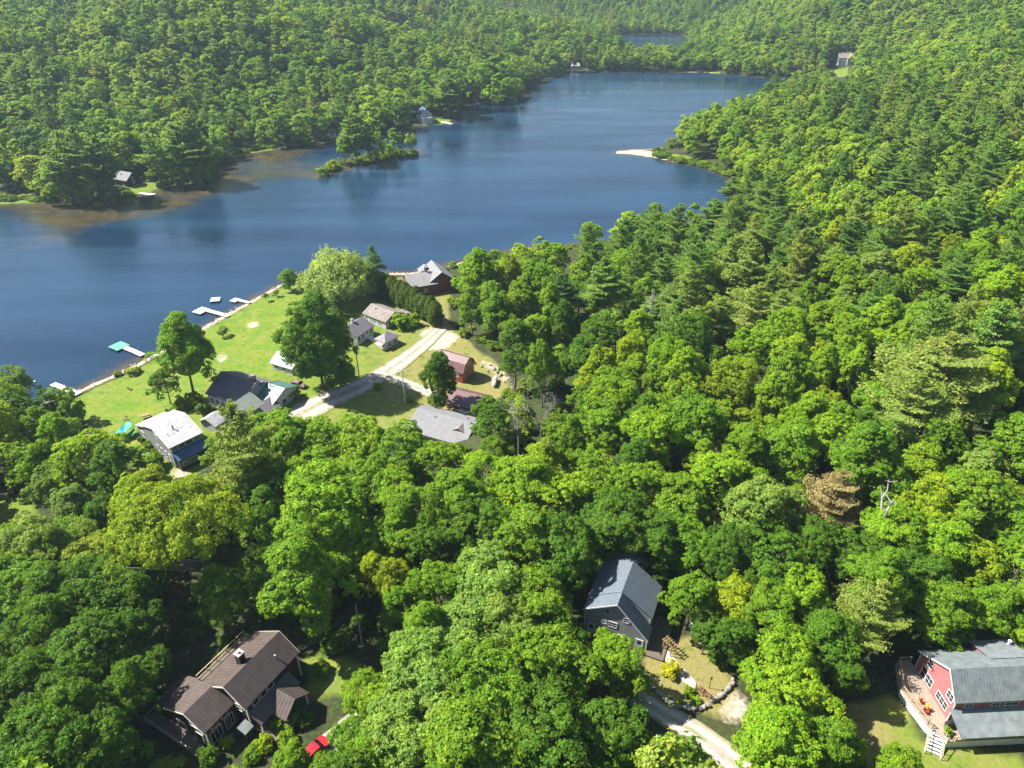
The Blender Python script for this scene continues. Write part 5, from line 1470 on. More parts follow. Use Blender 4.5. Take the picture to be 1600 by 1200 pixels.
TREES = []     # dicts: x, y, z, R, h, kind, hue, proto-list, fixed label
def add_tree(u, v, w, hue, kind='broadleaf_tree', h=None, protos=None, label=None, cat='tree', group=None, frac=.62, seed=None):
    """a tree whose crown centre shows at pixel (u, v) and whose crown is w pixels wide"""
    hh = h or 17
    for _ in range(6):
        x, y, z = pix(u, v, hh * frac)
        dep = proj(x, y, z + hh * frac)[2]
        Rm = w / 2 / F_PX * dep * (.91 if kind == 'broadleaf_tree' else 1)
        if h is None: hh = min(23, max(3.2 * Rm * .9, 2.0 * Rm + 4))
    if land(np.array([x]), np.array([y]))[0] < 1.3:      # keep the foot on the bank
        best = None
        for r_ in np.arange(1, 26, 1.5):
            aa = np.linspace(0, 6.28, 24, endpoint=False); X_, Y_ = x + r_ * np.cos(aa), y + r_ * np.sin(aa)
            k = np.argmax(land(X_, Y_))
            if land(X_[k:k + 1], Y_[k:k + 1])[0] > 1.3: best = (float(X_[k]), float(Y_[k])); break
        if best: x, y = best; z = max(gz(x, y), 0)
    TREES.append(dict(x=x, y=y, z=z, R=Rm, h=hh, kind=kind, hue=hue, protos=protos, label=label, cat=cat, group=group, hand=True))

H = lambda s: {'y': 'yellow-green', 'b': 'bright green', 'm': 'mid green', 'd': 'deep green', 'g': 'pale green', 'o': 'olive green'}[s]
# woods near the camera, crown by crown
for u, v, w, c in [
    (690, 925, 105, 'm'), (770, 905, 120, 'g'), (835, 940, 110, 'm'), (735, 985, 120, 'g'), (800, 1005, 140, 'g'), (680, 1050, 150, 'g'), (765, 1090, 165, 'm'), (860, 1050, 150, 'm'), (650, 1140, 140, 'g'), (745, 1175, 170, 'm'), (850, 1150, 170, 'd'),
    (945, 1150, 130, 'd'), (872, 1005, 84, 'd'), (862, 950, 66, 'm'), (955, 1185, 90, 'd'),
    (505, 805, 150, 'b'), (462, 850, 100, 'm'), (548, 848, 100, 'b'), (600, 905, 84, 'y'), (420, 895, 95, 'd'),  (620, 845, 80, 'm'), (655, 800, 115, 'm'),  (625, 950, 60, 'm'), (715, 790, 105, 'm'), (690, 855, 95, 'd'), (760, 830, 110, 'd'), (765, 745, 95, 'b'), (830, 770, 110, 'b'), (820, 840, 105, 'm'), (890, 790, 105, 'b'), (880, 860, 110, 'd'), (935, 750, 95, 'm'), (965, 810, 115, 'd'),
    (170, 880, 110, 'o'), (110, 850, 90, 'm'),
    (65, 860, 130, 'g'), (30, 930, 130, 'm'), (110, 930, 140, 'd'), (180, 940, 130, 'd'), (60, 1010, 140, 'd'), (150, 1015, 130, 'd'), (205, 985, 90, 'd'), (30, 1090, 150, 'd'), (120, 1100, 140, 'd'), (200, 1085, 95, 'd'), (60, 1170, 150, 'd'), (160, 1175, 120, 'd'), (352, 925, 84, 'm'), (240, 1040, 60, 'd'),
    (146, 720, 100, 'b'), (20, 652, 78, 'd'), (10, 600, 60, 'g'), (60, 672, 50, 'd'), (104, 628, 40, 'm'), (75, 625, 36, 'g'), (30, 722, 76, 'b'), (88, 740, 46, 'b'), (70, 762, 60, 'g'), (118, 795, 66, 'g'), (20, 850, 60, 'b'),
    (430, 695, 110, 'm'), (500, 695, 100, 'b'), (565, 705, 105, 'b'), (625, 715, 100, 'm'), (415, 760, 110, 'd'), (560, 765, 100, 'm'), (690, 730, 85, 'b'), (480, 745, 90, 'b'), (615, 770, 90, 'b'),
    (765, 655, 62, 'd'), (770, 706, 50, 'm'), (792, 668, 40, 'd'), (868, 668, 48, 'm'), (815, 640, 34, 'm'),
    (1190, 805, 120, 'g'), (1130, 760, 110, 'b'), (1060, 790, 95, 'm'), (1070, 850, 90, 'm'), (1140, 870, 110, 'd'), (1020, 850, 95, 'd'), (1010, 770, 100, 'm'), (1210, 880, 115, 'd'), (1270, 850, 100, 'd'), (1330, 870, 95, 'd'),
    (1150, 945, 78, 'y'), (1080, 935, 85, 'm'), (1105, 985, 55, 'd'), (1145, 1000, 75, 'd'), (1205, 960, 105, 'm'), (1250, 930, 95, 'b'), (1290, 1000, 95, 'd'), (1210, 1035, 120, 'b'), (1240, 1100, 120, 'b'), (1215, 1165, 120, 'b'), (1290, 1165, 90, 'm'), (1315, 1045, 70, 'd'),
    (1425, 900, 110, 'd'), (1475, 960, 100, 'm'), (1515, 875, 85, 'y'), (1545, 950, 95, 'm'), (1590, 900, 95, 'b'), (1590, 990, 60, 'b'), (1470, 860, 95, 'b'), (1400, 830, 110, 'b'), (1520, 780, 120, 'm'), (1580, 820, 95, 'm'), (1450, 790, 110, 'y'), 
    (966, 1034, 86, 'b'), (1000, 1075, 44, 'b'), (564, 1084, 74, 'b'), (556, 1152, 74, 'm'), (600, 1110, 80, 'b'), (590, 1175, 100, 'm'), (450, 1190, 60, 'b'), (1080, 1195, 60, 'd'), (1322, 1172, 56, 'b'), (1400, 1205, 80, 'b')]:
    add_tree(u, v, w, H(c))
# trees standing in the clearing
add_tree(493, 537, 102, 'deep green', h=25, protos=[MAPLE], label='big round deep green maple alone between the road and the lake lawn', frac=.52)
add_tree(284, 552, 92, 'mid green', h=22, label='tall tree with bare lower trunk leaning on the lake lawn near the docks', frac=.60, protos='tall')
add_tree(258, 602, 48, 'deep green', h=10, label='smaller tree under the tall leaning lakeside tree', frac=.55)
add_tree(684, 588, 50, 'deep green', h=18, label='narrow deep green maple in front of the red barn', frac=.55, protos=[SLIM])
add_tree(449, 436, 26, 'mid green', h=8, label='young oval tree on the shore before the willow', frac=.5, protos=[SLIM])
add_tree(432, 458, 9, 'bright green', h=2.6, label='thin staked sapling near the shore beside the young oval tree', frac=.5)
add_tree(415, 464, 11, 'pale green', h=3.0, label='small pale sapling nearest the two far docks', frac=.5)
add_tree(347, 518, 19, 'pale green', h=3.2, label='small round tree alone on the open lawn', frac=.5)
add_tree(529, 430, 104, 'willow', 'willow_tree', h=17, protos=[WILLOW], label='huge pale weeping willow at the water edge', frac=.5)
add_tree(580, 425, 34, 'dark pine green', 'spruce_tree', h=18, protos=[SPRUCE], label='dark pointed spruce close behind the weeping willow', frac=.5)
add_tree(527, 475, 26, 'dark pine green', 'spruce_tree', h=9, protos=[SPRUCE], label='small dark spruce between the willow and the round maple', frac=.5)
add_tree(378, 722, 90, 'pale pine green', 'pine_tree', h=29, label='tall pine with bare lower trunk right of the white roofed house', frac=.62)
add_tree(1362, 965, 80, 'pale pine green', 'pine_tree', h=16, label='pale feathery pine in the woods before the red house', frac=.62)
add_tree(1296, 778, 66, 'rusty brown', 'pine_tree', h=17, protos=[PN[0]], label='rusty brown dying tree beside the white bare snag', frac=.62)
add_tree(1470, 590, 130, 'pale pine green', 'pine_tree', h=27, label='broad pale feathery pine high in the right hand forest', frac=.62)
add_tree(1420, 640, 90, 'pale pine green', 'pine_tree', h=24, label='pale spreading pine above the tangle of bare grey branches', frac=.62)
add_tree(300, 822, 215, 'olive green', h=25, protos=[OAK], label='huge spreading yellow-green oak with bare forked trunk behind the dark brown house', frac=.78)
# island
for u, v, w, k, c, h_, lab in [(560, 222, 34, 'pine_tree', 'pine green', 25, 'tallest pine on the small lake island'), (540, 240, 24, 'broadleaf_tree', 'mid green', 14, 'mid green tree at the near end of the small lake island'), (582, 228, 22, 'pine_tree', 'dark pine green', 19, 'dark pine just behind the tallest island pine'), (601, 234, 20, 'broadleaf_tree', 'bright green', 15, 'bright green slender tree in the middle of the lake island'),
                               (627, 228, 26, 'broadleaf_tree', 'mid green', 14, 'bushy tree near the far tip of the lake island'), (645, 226, 18, 'broadleaf_tree', 'bright green', 12, 'slim tree at the outer tip of the lake island'), (612, 240, 16, 'broadleaf_tree', 'yellow-green', 6, 'low yellow-green tree in front on the lake island')]:
    add_tree(u, v, w, c, k, h=h_, label=lab, frac=.5, protos=None)
# far shore near the cabin
for u, v, w, k, c, h_ in [(122, 250, 46, 'pine_tree', 'pine green', 32), (96, 256, 44, 'pine_tree', 'pine green', 30), (148, 262, 40, 'pine_tree', 'dark pine green', 28), (72, 270, 40, 'pine_tree', 'pine green', 25), (165, 252, 38, 'pine_tree', 'pine green', 27), (110, 280, 40, 'broadleaf_tree', 'deep green', 17), (138, 284, 36, 'broadleaf_tree', 'mid green', 15), (288, 230, 50, 'pine_tree', 'pine green', 33), (268, 246, 42, 'pine_tree', 'pine green', 28), (312, 242, 46, 'pine_tree', 'pine green', 29), (334, 252, 40, 'pine_tree', 'dark pine green', 24), (248, 246, 36, 'pine_tree', 'pine green', 24), (270, 275, 34, 'broadleaf_tree', 'mid green', 14), (190, 232, 54, 'broadleaf_tree', 'bright green', 21), (46, 266, 54, 'broadleaf_tree', 'yellow-green', 18), (78, 284, 52, 'broadleaf_tree', 'mid green', 17), (342, 264, 42, 'broadleaf_tree', 'mid green', 15), (300, 266, 46, 'broadleaf_tree', 'bright green', 17), (437, 198, 42, 'broadleaf_tree', 'bright green', 17), (480, 203, 46, 'broadleaf_tree', 'mid green', 17), (505, 200, 34, 'broadleaf_tree', 'mid green', 15), (545, 190, 40, 'pine_tree', 'pine green', 24), (590, 180, 46, 'broadleaf_tree', 'mid green', 20), (612, 172, 44, 'broadleaf_tree', 'bright green', 19),
                          (684, 152, 50, 'broadleaf_tree', 'olive green', 26), (666, 158, 28, 'pine_tree', 'pine green', 24), (704, 160, 36, 'broadleaf_tree', 'mid green', 21), (722, 142, 40, 'pine_tree', 'pine green', 28), (742, 134, 48, 'broadleaf_tree', 'olive green', 27), (766, 130, 46, 'broadleaf_tree', 'mid green', 27), (788, 128, 46, 'broadleaf_tree', 'bright green', 26), (810, 128, 40, 'broadleaf_tree', 'mid green', 25), (752, 146, 34, 'pine_tree', 'pine green', 24), (776, 142, 34, 'broadleaf_tree', 'deep green', 21), (800, 140, 32, 'broadleaf_tree', 'mid green', 21), (730, 150, 28, 'broadleaf_tree', 'deep green', 18), (646, 186, 15, 'broadleaf_tree', 'pale green', 8), (820, 142, 14, 'broadleaf_tree', 'mid green', 9)]:
    add_tree(u, v, w, c, k, h=h_, frac=.58)

# ------------------------------------------------------------------ random forest
CLEAR = [  # (outline in the photo, only trees nearer than this hide it)
    ([(118, 612), (215, 566), (300, 515), (420, 440), (470, 420), (600, 420), (640, 405), (700, 402), (712, 425), (700, 470), (712, 510), (745, 540), (790, 568), (800, 612), (748, 640), (742, 672), (690, 690), (640, 672), (560, 668), (500, 652), (440, 655), (325, 690), (305, 745), (285, 775), (240, 765), (208, 700), (165, 670), (125, 650)], 400),
    ([(0, 338), (0, 560), (60, 590), (110, 600), (300, 505), (440, 425), (480, 400), (600, 400), (640, 402), (700, 405), (745, 385), (800, 358), (850, 372), (900, 352), (960, 335), (1020, 312), (1060, 318), (1120, 305), (1147, 290), (1148, 278), (1100, 262), (1040, 245), (1020, 236), (1045, 226), (1054, 194), (1095, 172), (1170, 141), (1230, 129), (1150, 124), (1000, 118), (830, 145), (700, 200), (655, 250), (500, 282), (440, 250), (350, 300), (250, 310), (150, 330)], 900),
    ([(250, 1050), (435, 982), (470, 1010), (500, 1090), (480, 1150), (440, 1180), (400, 1240), (300, 1240), (215, 1150)], 200),
    ([(475, 1010), (555, 1035), (550, 1060), (480, 1065)], 200),
    ([(912, 985), (915, 930), (985, 882), (1035, 915), (1030, 1000), (1090, 990), (1140, 1040), (1150, 1085), (1175, 1090), (1160, 1200), (1010, 1110), (1005, 1060), (960, 1000)], 200),
    ([(1405, 1075), (1430, 1030), (1450, 1010), (1560, 1000), (1700, 1020), (1700, 1250), (1430, 1250), (1380, 1180), (1340, 1110), (1390, 1080)], 200),
    ([(1300, 88), (1335, 88), (1335, 112), (1315, 128), (1296, 110)], 900),
    ([(186, 270), (222, 270), (252, 288), (250, 302), (190, 300)], 900),
    ([(646, 170), (705, 180), (710, 196), (650, 198)], 900),
    ([(888, 100), (908, 100), (918, 114), (895, 116)], 900),
    ([(360, 228), (440, 218), (440, 232), (362, 244)], 900),
    ([(1097, 105), (1120, 105), (1120, 116), (1085, 117)], 900),
    ([(968, 55), (1000, 55), (1068, 52), (1068, 68), (970, 66)], 900),
    ([(792, 628), (858, 622), (862, 676), (828, 700)], 128),
    ([(-60, 296), (80, 300), (88, 320), (-60, 324)], 900),
    ([(-30, 768), (52, 780), (64, 806), (30, 834), (-30, 842)], 160),
    ([(540, 940), (580, 940), (580, 1010), (555, 1010)], 90),
]
def inside(px, py, poly):
    r = False; j = len(poly) - 1
    for i in range(len(poly)):
        xi, yi = poly[i]; xj, yj = poly[j]
        if (yi > py) != (yj > py) and px < (xj - xi) * (py - yi) / (yj - yi) + xi: r = not r
        j = i
    return r
CLB = [(min(p[0] for p in q), max(p[0] for p in q), min(p[1] for p in q), max(p[1] for p in q)) for q, _ in CLEAR]
def blocks_view(x, y, z, Rr, h):
    pts = [proj(x, y, z + h), proj(x, y, z + h * .75), proj(x - Rr * .8, y, z + h * .6), proj(x + Rr * .8, y, z + h * .6), proj(x, y, z + h * .35)]
    for (poly, far), (a, b_, c, d) in zip(CLEAR, CLB):
        if y > far: continue
        for u, v, _ in pts:
            if a <= u <= b_ and c <= v <= d and inside(u, v, poly): return True
    return False
POINT_HOUSE = [(644, 168), (702, 178), (710, 195), (650, 199)]
def hides_house(t):
    x, y, z, Rr, h = t['x'], t['y'], t['z'], t['R'], t['h']
    if not 380 < y < 480: return False
    return any(inside(*proj(x + dx * Rr, y, z + f_ * h)[:2], POINT_HOUSE) for dx in (-1, -.5, 0, .5, 1) for f_ in (.25, .5, .75, .95))
TREES = [t for t in TREES if t['label'] or not hides_house(t)]
PINE_ZONES = [([(880, 330), (1020, 300), (1150, 290), (1260, 340), (1260, 520), (1120, 520), (1000, 560), (900, 470), (860, 400)], .66), ([(1260, 340), (1600, 330), (1600, 480), (1480, 560), (1260, 520)], .34),
              ([(1280, 128), (1600, 125), (1600, 330), (1400, 320), (1330, 220), (1290, 170)], .45), ([(680, 400), (900, 380), (900, 470), (760, 520)], .12),
              ([(0, 60), (260, 180), (400, 200), (400, 300), (0, 320)], .22), ([(900, 60), (1100, 60), (1100, 120), (880, 120)], .38), ([(1320, 500), (1600, 480), (1600, 660), (1400, 650)], .40)]
houses_xy = [(o.location.x, o.location.y) for o in bpy.data.objects if o.parent is None and o.get('category') in ('house', 'cottage', 'barn', 'shed', 'hut', 'carport', 'cabin', 'boathouse', 'canopy')]
road_px = [(985, 1085), (1030, 1112), (1085, 1142), (1140, 1185), (1180, 1225), (905, 1150), (940, 1180), (985, 1205), (500, 1172), (545, 1140), (672, 530), (690, 512)]
road_xy = [pix(u, v)[:2] for u, v in road_px]

placed = {}
def near_ok(x, y, r, k=.78):
    cx, cy = int(x // 12), int(y // 12)
    for i in range(cx - 2, cx + 3):
        for j in range(cy - 2, cy + 3):
            for (a, b_, q) in placed.get((i, j), ()):
                if (a - x) ** 2 + (b_ - y) ** 2 < ((q + r) * k) ** 2: return False
    return True
def put(x, y, r): placed.setdefault((int(x // 12), int(y // 12)), []).append((x, y, r))
for t in TREES: put(t['x'], t['y'], t['R'])

cand = []
rr = random.Random(5)
y = -25.0
while y < 1480:
    sp_ = 5.4 if y < 330 else (6.0 if y < 700 else 6.6 if y < 950 else 4.8)
    xm = max(110, y * .86 + 60)
    x = -xm
    while x < xm:
        cand.append((x + rr.uniform(-.48, .48) * sp_, y + rr.uniform(-.48, .48) * sp_)); x += sp_
    y += sp_
CA = np.array(cand); CD = land(CA[:, 0], CA[:, 1]); CZ = zg(CA[:, 0], CA[:, 1], CD)
CL = np.full(len(CA), -50.0)
for p in LAWNS: CL = np.maximum(CL, sd(CA[:, 0], CA[:, 1], p))
CS = np.full(len(CA), -50.0)
for p in SANDY: CS = np.maximum(CS, sd(CA[:, 0], CA[:, 1], p))
ISD = sd(CA[:, 0], CA[:, 1], ISLE)
stand = np.sin(CA[:, 0] * .021 + 2) * np.cos(CA[:, 1] * .017 + 1) + .6 * np.sin(CA[:, 0] * .05 - CA[:, 1] * .043)
order = list(range(len(cand))); rr.shuffle(order)
order.sort(key=lambda i: 0 if cand[i][1] < 420 else 1)
for i in order:
    x, y = cand[i]
    if CD[i] < 1.6 or CL[i] > -1.5 or CS[i] > -1.5 or ISD[i] > -3: continue
    z = float(CZ[i])
    u, v, dep = proj(x, y, z + 11) if y > 5 else (0, 5000, 1)
    if dep > 1 and (u < -260 or u > 1860 or v > 1750): continue
    p = .07
    if y > 5:
        for poly, q in PINE_ZONES:
            if inside(u, v, poly): p = max(p, q)
    pine = rr.random() < p + .05 * stand[i] and y > 118
    if y < 330: Rr = rr.uniform(2.8, 5.6) if not pine else rr.uniform(3.4, 5.6)
    elif y < 700: Rr = rr.uniform(3.0, 5.6) if not pine else rr.uniform(3.0, 4.4)
    else: Rr = rr.uniform(3.2, 5.4) if not pine else rr.uniform(2.8, 4.2)
    h = (Rr * 1.9 + rr.uniform(5.5, 12.0)) if not pine else rr.uniform(16, 29)
    if y > 950: Rr *= .66
    if y > 330: h = (Rr * 1.9 + rr.uniform(3.0, 9.5)) if not pine else rr.uniform(15, 24)
    if CD[i] < 12: h *= .85; Rr *= .9
    if 660 < y < 760 and 90 < x < 200: h = min(h, 15)
    if not near_ok(x, y, Rr, .70 if y < 420 else .60): continue
    if any((x - a) ** 2 + (y - b_) ** 2 < (Rr * .7 + 7.5) ** 2 for a, b_ in houses_xy): continue
    if y < 200 and any((x - a) ** 2 + (y - b_) ** 2 < (Rr * .5 + 2.6) ** 2 for a, b_ in road_xy): continue
    if y > 5 and (blocks_view(x, y, z, Rr, h) or hides_house(dict(x=x, y=y, z=z, R=Rr, h=h))): continue
    n_ = stand[i] + .3 + rr.gauss(0, .8)
    if pine: hue = 'pine green' if -.7 < n_ < .9 else ('pale pine green' if n_ > 0 else 'dark pine green')
    else: hue = 'deep green' if n_ < -.95 else 'mid green' if n_ < .0 else 'bright green' if n_ < .95 else 'yellow-green' if n_ < 1.6 else 'pale green'
    if not pine and rr.random() < .07: hue = 'olive green'
    TREES.append(dict(x=x, y=y, z=z, R=Rr, h=h, kind='pine_tree' if pine else 'broadleaf_tree', hue=hue, protos=None, label=None, cat='tree', group=None, hand=False))
    put(x, y, Rr)

# which trees show largest: these become objects of their own, the rest one mass
for t in TREES:
    if t['y'] < 20: t['area'] = 0; t['u'] = t['v'] = -999; continue
    t['u'], t['v'], dep = proj(t['x'], t['y'], t['z'] + t['h'] * .65)
    w_ = t['R'] * F_PX / dep; hh_ = t['h'] * .5 * F_PX / dep
    vt = proj(t['x'], t['y'], t['z'] + t['h'] * .9)[1]
    t['area'] = w_ * hh_ if (-w_ * .3 < t['u'] < 1600 + w_ * .3 and -hh_ * .2 < t['v'] and vt < 1190) else 0
NMAX = {'broadleaf_tree': 300, 'pine_tree': 260}
for kind, nmax in NMAX.items():
    k = sorted([t for t in TREES if t['kind'] == kind], key=lambda t: (-(t['label'] is not None), -t['area']))
    for j, t in enumerate(k): t['own'] = j < nmax and (t['area'] > 60 or t['label'] is not None)
for t in TREES: t.setdefault('own', True)

# ------------------------------------------------------------------ labels that single each tree out
MARKS = [((370, 1070), 'the dark brown house'), ((970, 940), 'the grey house'), ((1530, 1080), 'the red house'), ((262, 690), 'the white-roofed house'), ((380, 620), 'the winged house'), ((715, 575), 'the red barn'),
         ((690, 665), 'the long ranch house'), ((660, 430), 'the shore lodge'), ((1000, 240), 'the sandbar'), ((1345, 800), 'the white bare snag'), ((1010, 515), 'the dead pine'), ((200, 282), 'the log cabin'), ((663, 182), 'the far point house'),
         ((1095, 985), 'the tin shed'), ((490, 1172), 'the red car'), ((563, 975), 'the wooden pole'), ((525, 430), 'the weeping willow'), ((1318, 95), 'the hillside house'), ((775, 595), 'the gas tank'), ((1425, 690), 'the bare tangle'), ((800, 655), 'the leafless tree'), ((1100, 1090), 'the garden gate')]
ORD = ['first', 'second', 'third', 'fourth', 'fifth', 'sixth', 'seventh', 'eighth', 'ninth', 'tenth', 'eleventh', 'twelfth', 'thirteenth', 'fourteenth', 'fifteenth', 'sixteenth', 'seventeenth', 'eighteenth', 'nineteenth', 'twentieth']
def base_label(t):
    best = min(MARKS, key=lambda m: math.hypot(t['u'] - m[0][0], (t['v'] - m[0][1]) * 1.15))
    dx, dy = t['u'] - best[0][0], t['v'] - best[0][1]; dd = math.hypot(dx, dy)
    far = 'close ' if dd < 75 else ('' if dd < 190 else 'far ')
    a = math.degrees(math.atan2(-dy, dx)) % 360
    rel = 'right of' if a < 25 or a > 335 else 'behind and right of' if a < 65 else 'behind' if a < 115 else 'behind and left of' if a < 155 else 'left of' if a < 205 else 'before and left of' if a < 245 else 'before' if a < 295 else 'before and right of'
    size = ('narrow' if t['R'] < 3.4 else 'medium' if t['R'] < 4.6 else 'broad') if t['kind'] == 'broadleaf_tree' else ('tall' if t['h'] > 23 else 'low')
    hue = t['hue'].replace(' pine green', '').replace('pine green', 'green')
    return f"{size} {hue} {'pine' if t['kind'] == 'pine_tree' else 'broadleaf'} {far}{rel} {best[1]}"
by = {}
for t in TREES:
    if t['own'] and not t['label']: by.setdefault(base_label(t), []).append(t)
for lab, ts in by.items():
    if len(ts) == 1: ts[0]['label'] = lab; continue
    nr = (len(ts) + 7) // 8                       # many alike: tell them apart row by row, nearest row first
    ts.sort(key=lambda t: -t['v'])
    for r_ in range(nr):
        row_ = sorted(ts[r_ * len(ts) // nr:(r_ + 1) * len(ts) // nr], key=lambda t: t['u'])
        rn = '' if nr == 1 else ', ' + ('nearest' if r_ == 0 else 'farthest' if r_ == nr - 1 else ORD[r_]) + ' row'
        for i, t in enumerate(row_):
            t['label'] = lab + ', ' + ('leftmost' if i == 0 else 'rightmost' if i == len(row_) - 1 else ORD[i] + ' from left') + rn

# ------------------------------------------------------------------ build the trees of their own
def plant(name, x, y, z, R_, h, proto, hue, label, cat, group, rz=None, lean=(0, 0), jitter=.10):
    root = thing(name, (x, y, z - .1), random.uniform(0, 6.283) if rz is None else rz, label, cat, group)
    root.rotation_euler.x, root.rotation_euler.y = lean
    root.scale = (R_ / proto.R, R_ / proto.R, h / proto.h)
    tr = link('trunk', proto.tm, root); cr = link('crown', proto.cm, root)
    c = HUES[hue]; k = random.uniform(1 - jitter, 1 + jitter)
    cr.color = (c[0] * k * random.uniform(.93, 1.07), c[1] * k, c[2] * k, 1)
    if proto.cob is None: proto.cob, proto.tob = cr, tr
    return root
GROUPS = {'broadleaf_tree': 'broadleaf trees of the woods', 'pine_tree': 'pines of the woods', 'spruce_tree': 'spruces', 'willow_tree': None}
for t in TREES:
    if not t['own']: continue
    dist = math.hypot(t['x'], t['y'])
    if isinstance(t['protos'], list): pr = random.choice(t['protos'])
    elif t['kind'] == 'pine_tree': pr = random.choice(PN if dist < 330 else PNF)
    elif t['protos'] == 'oval': pr = BR[random.choice([1, 3, 6])]
    elif t['protos'] == 'tall': pr = TALL
    elif dist > 250: pr = random.choice(BRF[:4] + BRF[5:])
    else:
        ar = t['h'] / t['R']
        pr = BR[random.choice([1, 3, 6, 0])] if ar > 3.5 else BR[random.choice([0, 2, 4, 5, 0, 2])]
    plant(t['kind'], t['x'], t['y'], t['z'], t['R'], t['h'], pr, t['hue'], t['label'], t['cat'], t['group'] or GROUPS.get(t['kind']), rz=0.0 if pr is OAK else None, lean=(0, 0) if pr is OAK else (random.uniform(-.07, .07), random.uniform(-.07, .07)))
# make sure every far form has a planted owner that the mass can copy its shape from
FARB = [p for p in BRF[:4] + BRF[5:] if p.cob]; FARP = [p for p in PNF if p.cob]
if not FARB: FARB = [p for p in BR if p.cob][:3]
if not FARP: FARP = [p for p in PN if p.cob][:3]

# cedars in a row
A_, B_ = Vector(pix(588, 458)[:2]), Vector(pix(682, 508)[:2])
n_ = 14
for i in range(n_):
    p = A_.lerp(B_, i / (n_ - 1)); h_ = random.uniform(7.6, 9.6)
    plant('cedar_tree', p.x + random.uniform(-.3, .3), p.y + random.uniform(-.3, .3), gz(p.x, p.y), random.uniform(1.7, 2.15), h_, CEDAR[i % 3], 'cedar',
          'dark column cedar in the clipped row, ' + ('end one nearest the willow' if i == 0 else 'end one nearest the gravel road' if i == n_ - 1 else ORD[i] + ' from the willow end'), 'tree', 'cedars in a row behind the weathered cottage')

# shrubs one can tell apart
for u, v, w, hue, lab in [(453, 621, 27, 'mid green', 'big clipped ball shrub at the road beside the green roofed wing'), (1048, 1052, 25, 'gold', 'round golden yellow bush in the planted bed'), (233, 701, 15, 'mid green', 'round shrub along the grey wall of the white roofed house'), (241, 708, 10, 'mid green', 'small shrub next to the round one along the grey wall'),
                          (238, 733, 34, 'mid green', 'large bluish shrub on the grass before the white roofed house'), (276, 727, 11, 'deep green', 'narrow dark shrub at the corner of the blue porch roof'), (222, 690, 11, 'deep green', 'dark shrub by the low end of the white roofed house'), (303, 632, 26, 'olive green', 'dark shrub under the leaning lakeside tree, nearest the white house'), (285, 637, 22, 'olive green', 'olive shrub between the leaning lakeside tree and the white roofed house'), (318, 645, 20, 'deep green', 'deep green shrub against the dark roofed white house'),
                          (1075, 1085, 18, 'bright green', 'bright shrub inside the stone edged bed'), (1087, 1098, 16, 'bright green', 'bright low shrub at the foot of the garden gate'), (1060, 1100, 12, 'yellow-green', 'small yellow-green tuft on the stone wall'), (1046, 1095, 11, 'olive green', 'small olive tuft at the start of the stone wall'), (1095, 1078, 10, 'bright green', 'little green shrub beside the garden path'), (1042, 1006, 14, 'deep green', 'dark shrub beside the garden arbor'),
                          (1135, 1030, 52, 'deep green', 'wide dark shrub at the right edge of the tan lawn'), (1115, 1005, 40, 'deep green', 'dark shrub before the tin shed'), (755, 480, 30, 'mid green', 'wide shrub at the forest edge above the gravel road'), (628, 512, 26, 'bright green', 'bright green weedy shrub beside the weathered cottage'), (645, 508, 22, 'bright green', 'weedy shrub between the weathered cottage and the cedars'), (590, 607, 12, 'bright green', 'low shrub at the lawn corner by the pale pole'), (640, 628, 10, 'mid green', 'small shrub at the foot of the pale pole'),
                          (448, 1160, 26, 'bright green', 'bright shrub below the porch of the dark brown house'), (415, 1165, 26, 'yellow-green', 'yellow-green shrub on the terrace of the dark brown house'), (500, 1050, 26, 'mid green', 'shrub on the sunny grass behind the dark brown house'), (530, 1015, 40, 'deep green', 'dark shrub below the wooden pole'), (355, 1165, 22, 'yellow-green', 'small yellowish bush at the front wall of the dark brown house'), (435, 1135, 22, 'mid green', 'leafy shrub beside the front steps of the dark brown house'), (478, 1128, 24, 'deep green', 'dark shrub under the gabled porch of the dark brown house'), (330, 1185, 30, 'deep green', 'dark shrub at the lower corner of the dark brown house'), (395, 1185, 26, 'mid green', 'green shrub on the bottom edge before the dark brown house'), (503, 1190, 26, 'mid green', 'leafy bush half hiding the red car'), (505, 275, 18, 'bright green', 'low bush at the tapering end of the island'), (520, 266, 18, 'yellow-green', 'low bush on the island beside its tapering end')]:
    x, y, z = pix(u, v); dep = proj(x, y, z + .5)[2]; r_ = w / 2 / F_PX * dep
    plant('shrub', x, y, z, r_, r_ * 1.55, random.choice(SHRUB), hue, lab, 'shrub', 'garden shrubs')
px_, py_ = deck_world(61.0, 52.2)
plant('potted_plant', px_, py_, 10.0, .5, .8, SHRUB[0], 'bright green', 'leafy green plant standing in the round porch planter', 'plant', None)

# bare trees
def snag(name, px, h, mesh, label, s=1.0):
    x, y, z = pix(*px); t = thing(name, (x, y, z), random.uniform(0, 6), label, 'dead tree', 'dead trees'); o = link('trunk', mesh, t); o.scale = (s, s, s); return t
def forked_snag():
    mb = MB(); r_ = np.random.default_rng(4)
    mb.tube([(0, 0, -.5), (.1, 0, 6), (0, .1, 10.5)], [.34, .28, .24], 7)
    for sx, top in ((-1, 18.0), (1, 17.2)):
        pts = [(0, .1, 10.3), (sx * .9, .2, 12.6), (sx * 1.5, -.1, 14.6), (sx * 1.35, .2, 16.4), (sx * 2.0, .1, top)]
        mb.tube(pts, [.27, .23, .18, .12, .05], 6)
        for k in range(9):
            t = r_.uniform(.25, .98) * 4; a = Vector(pts[int(t)]).lerp(Vector(pts[min(4, int(t) + 1)]), t % 1)
            e = a + Vector((r_.normal() * .8, r_.normal() * .8, r_.uniform(.3, 1.6)))
            mb.tube([a, a.lerp(e, .55) + Vector(r_.normal(size=3)) * .12, e], [.09, .06, .02], 4, cap=False)
    return mb.mesh('dead_trunk', M['dead_wood'])
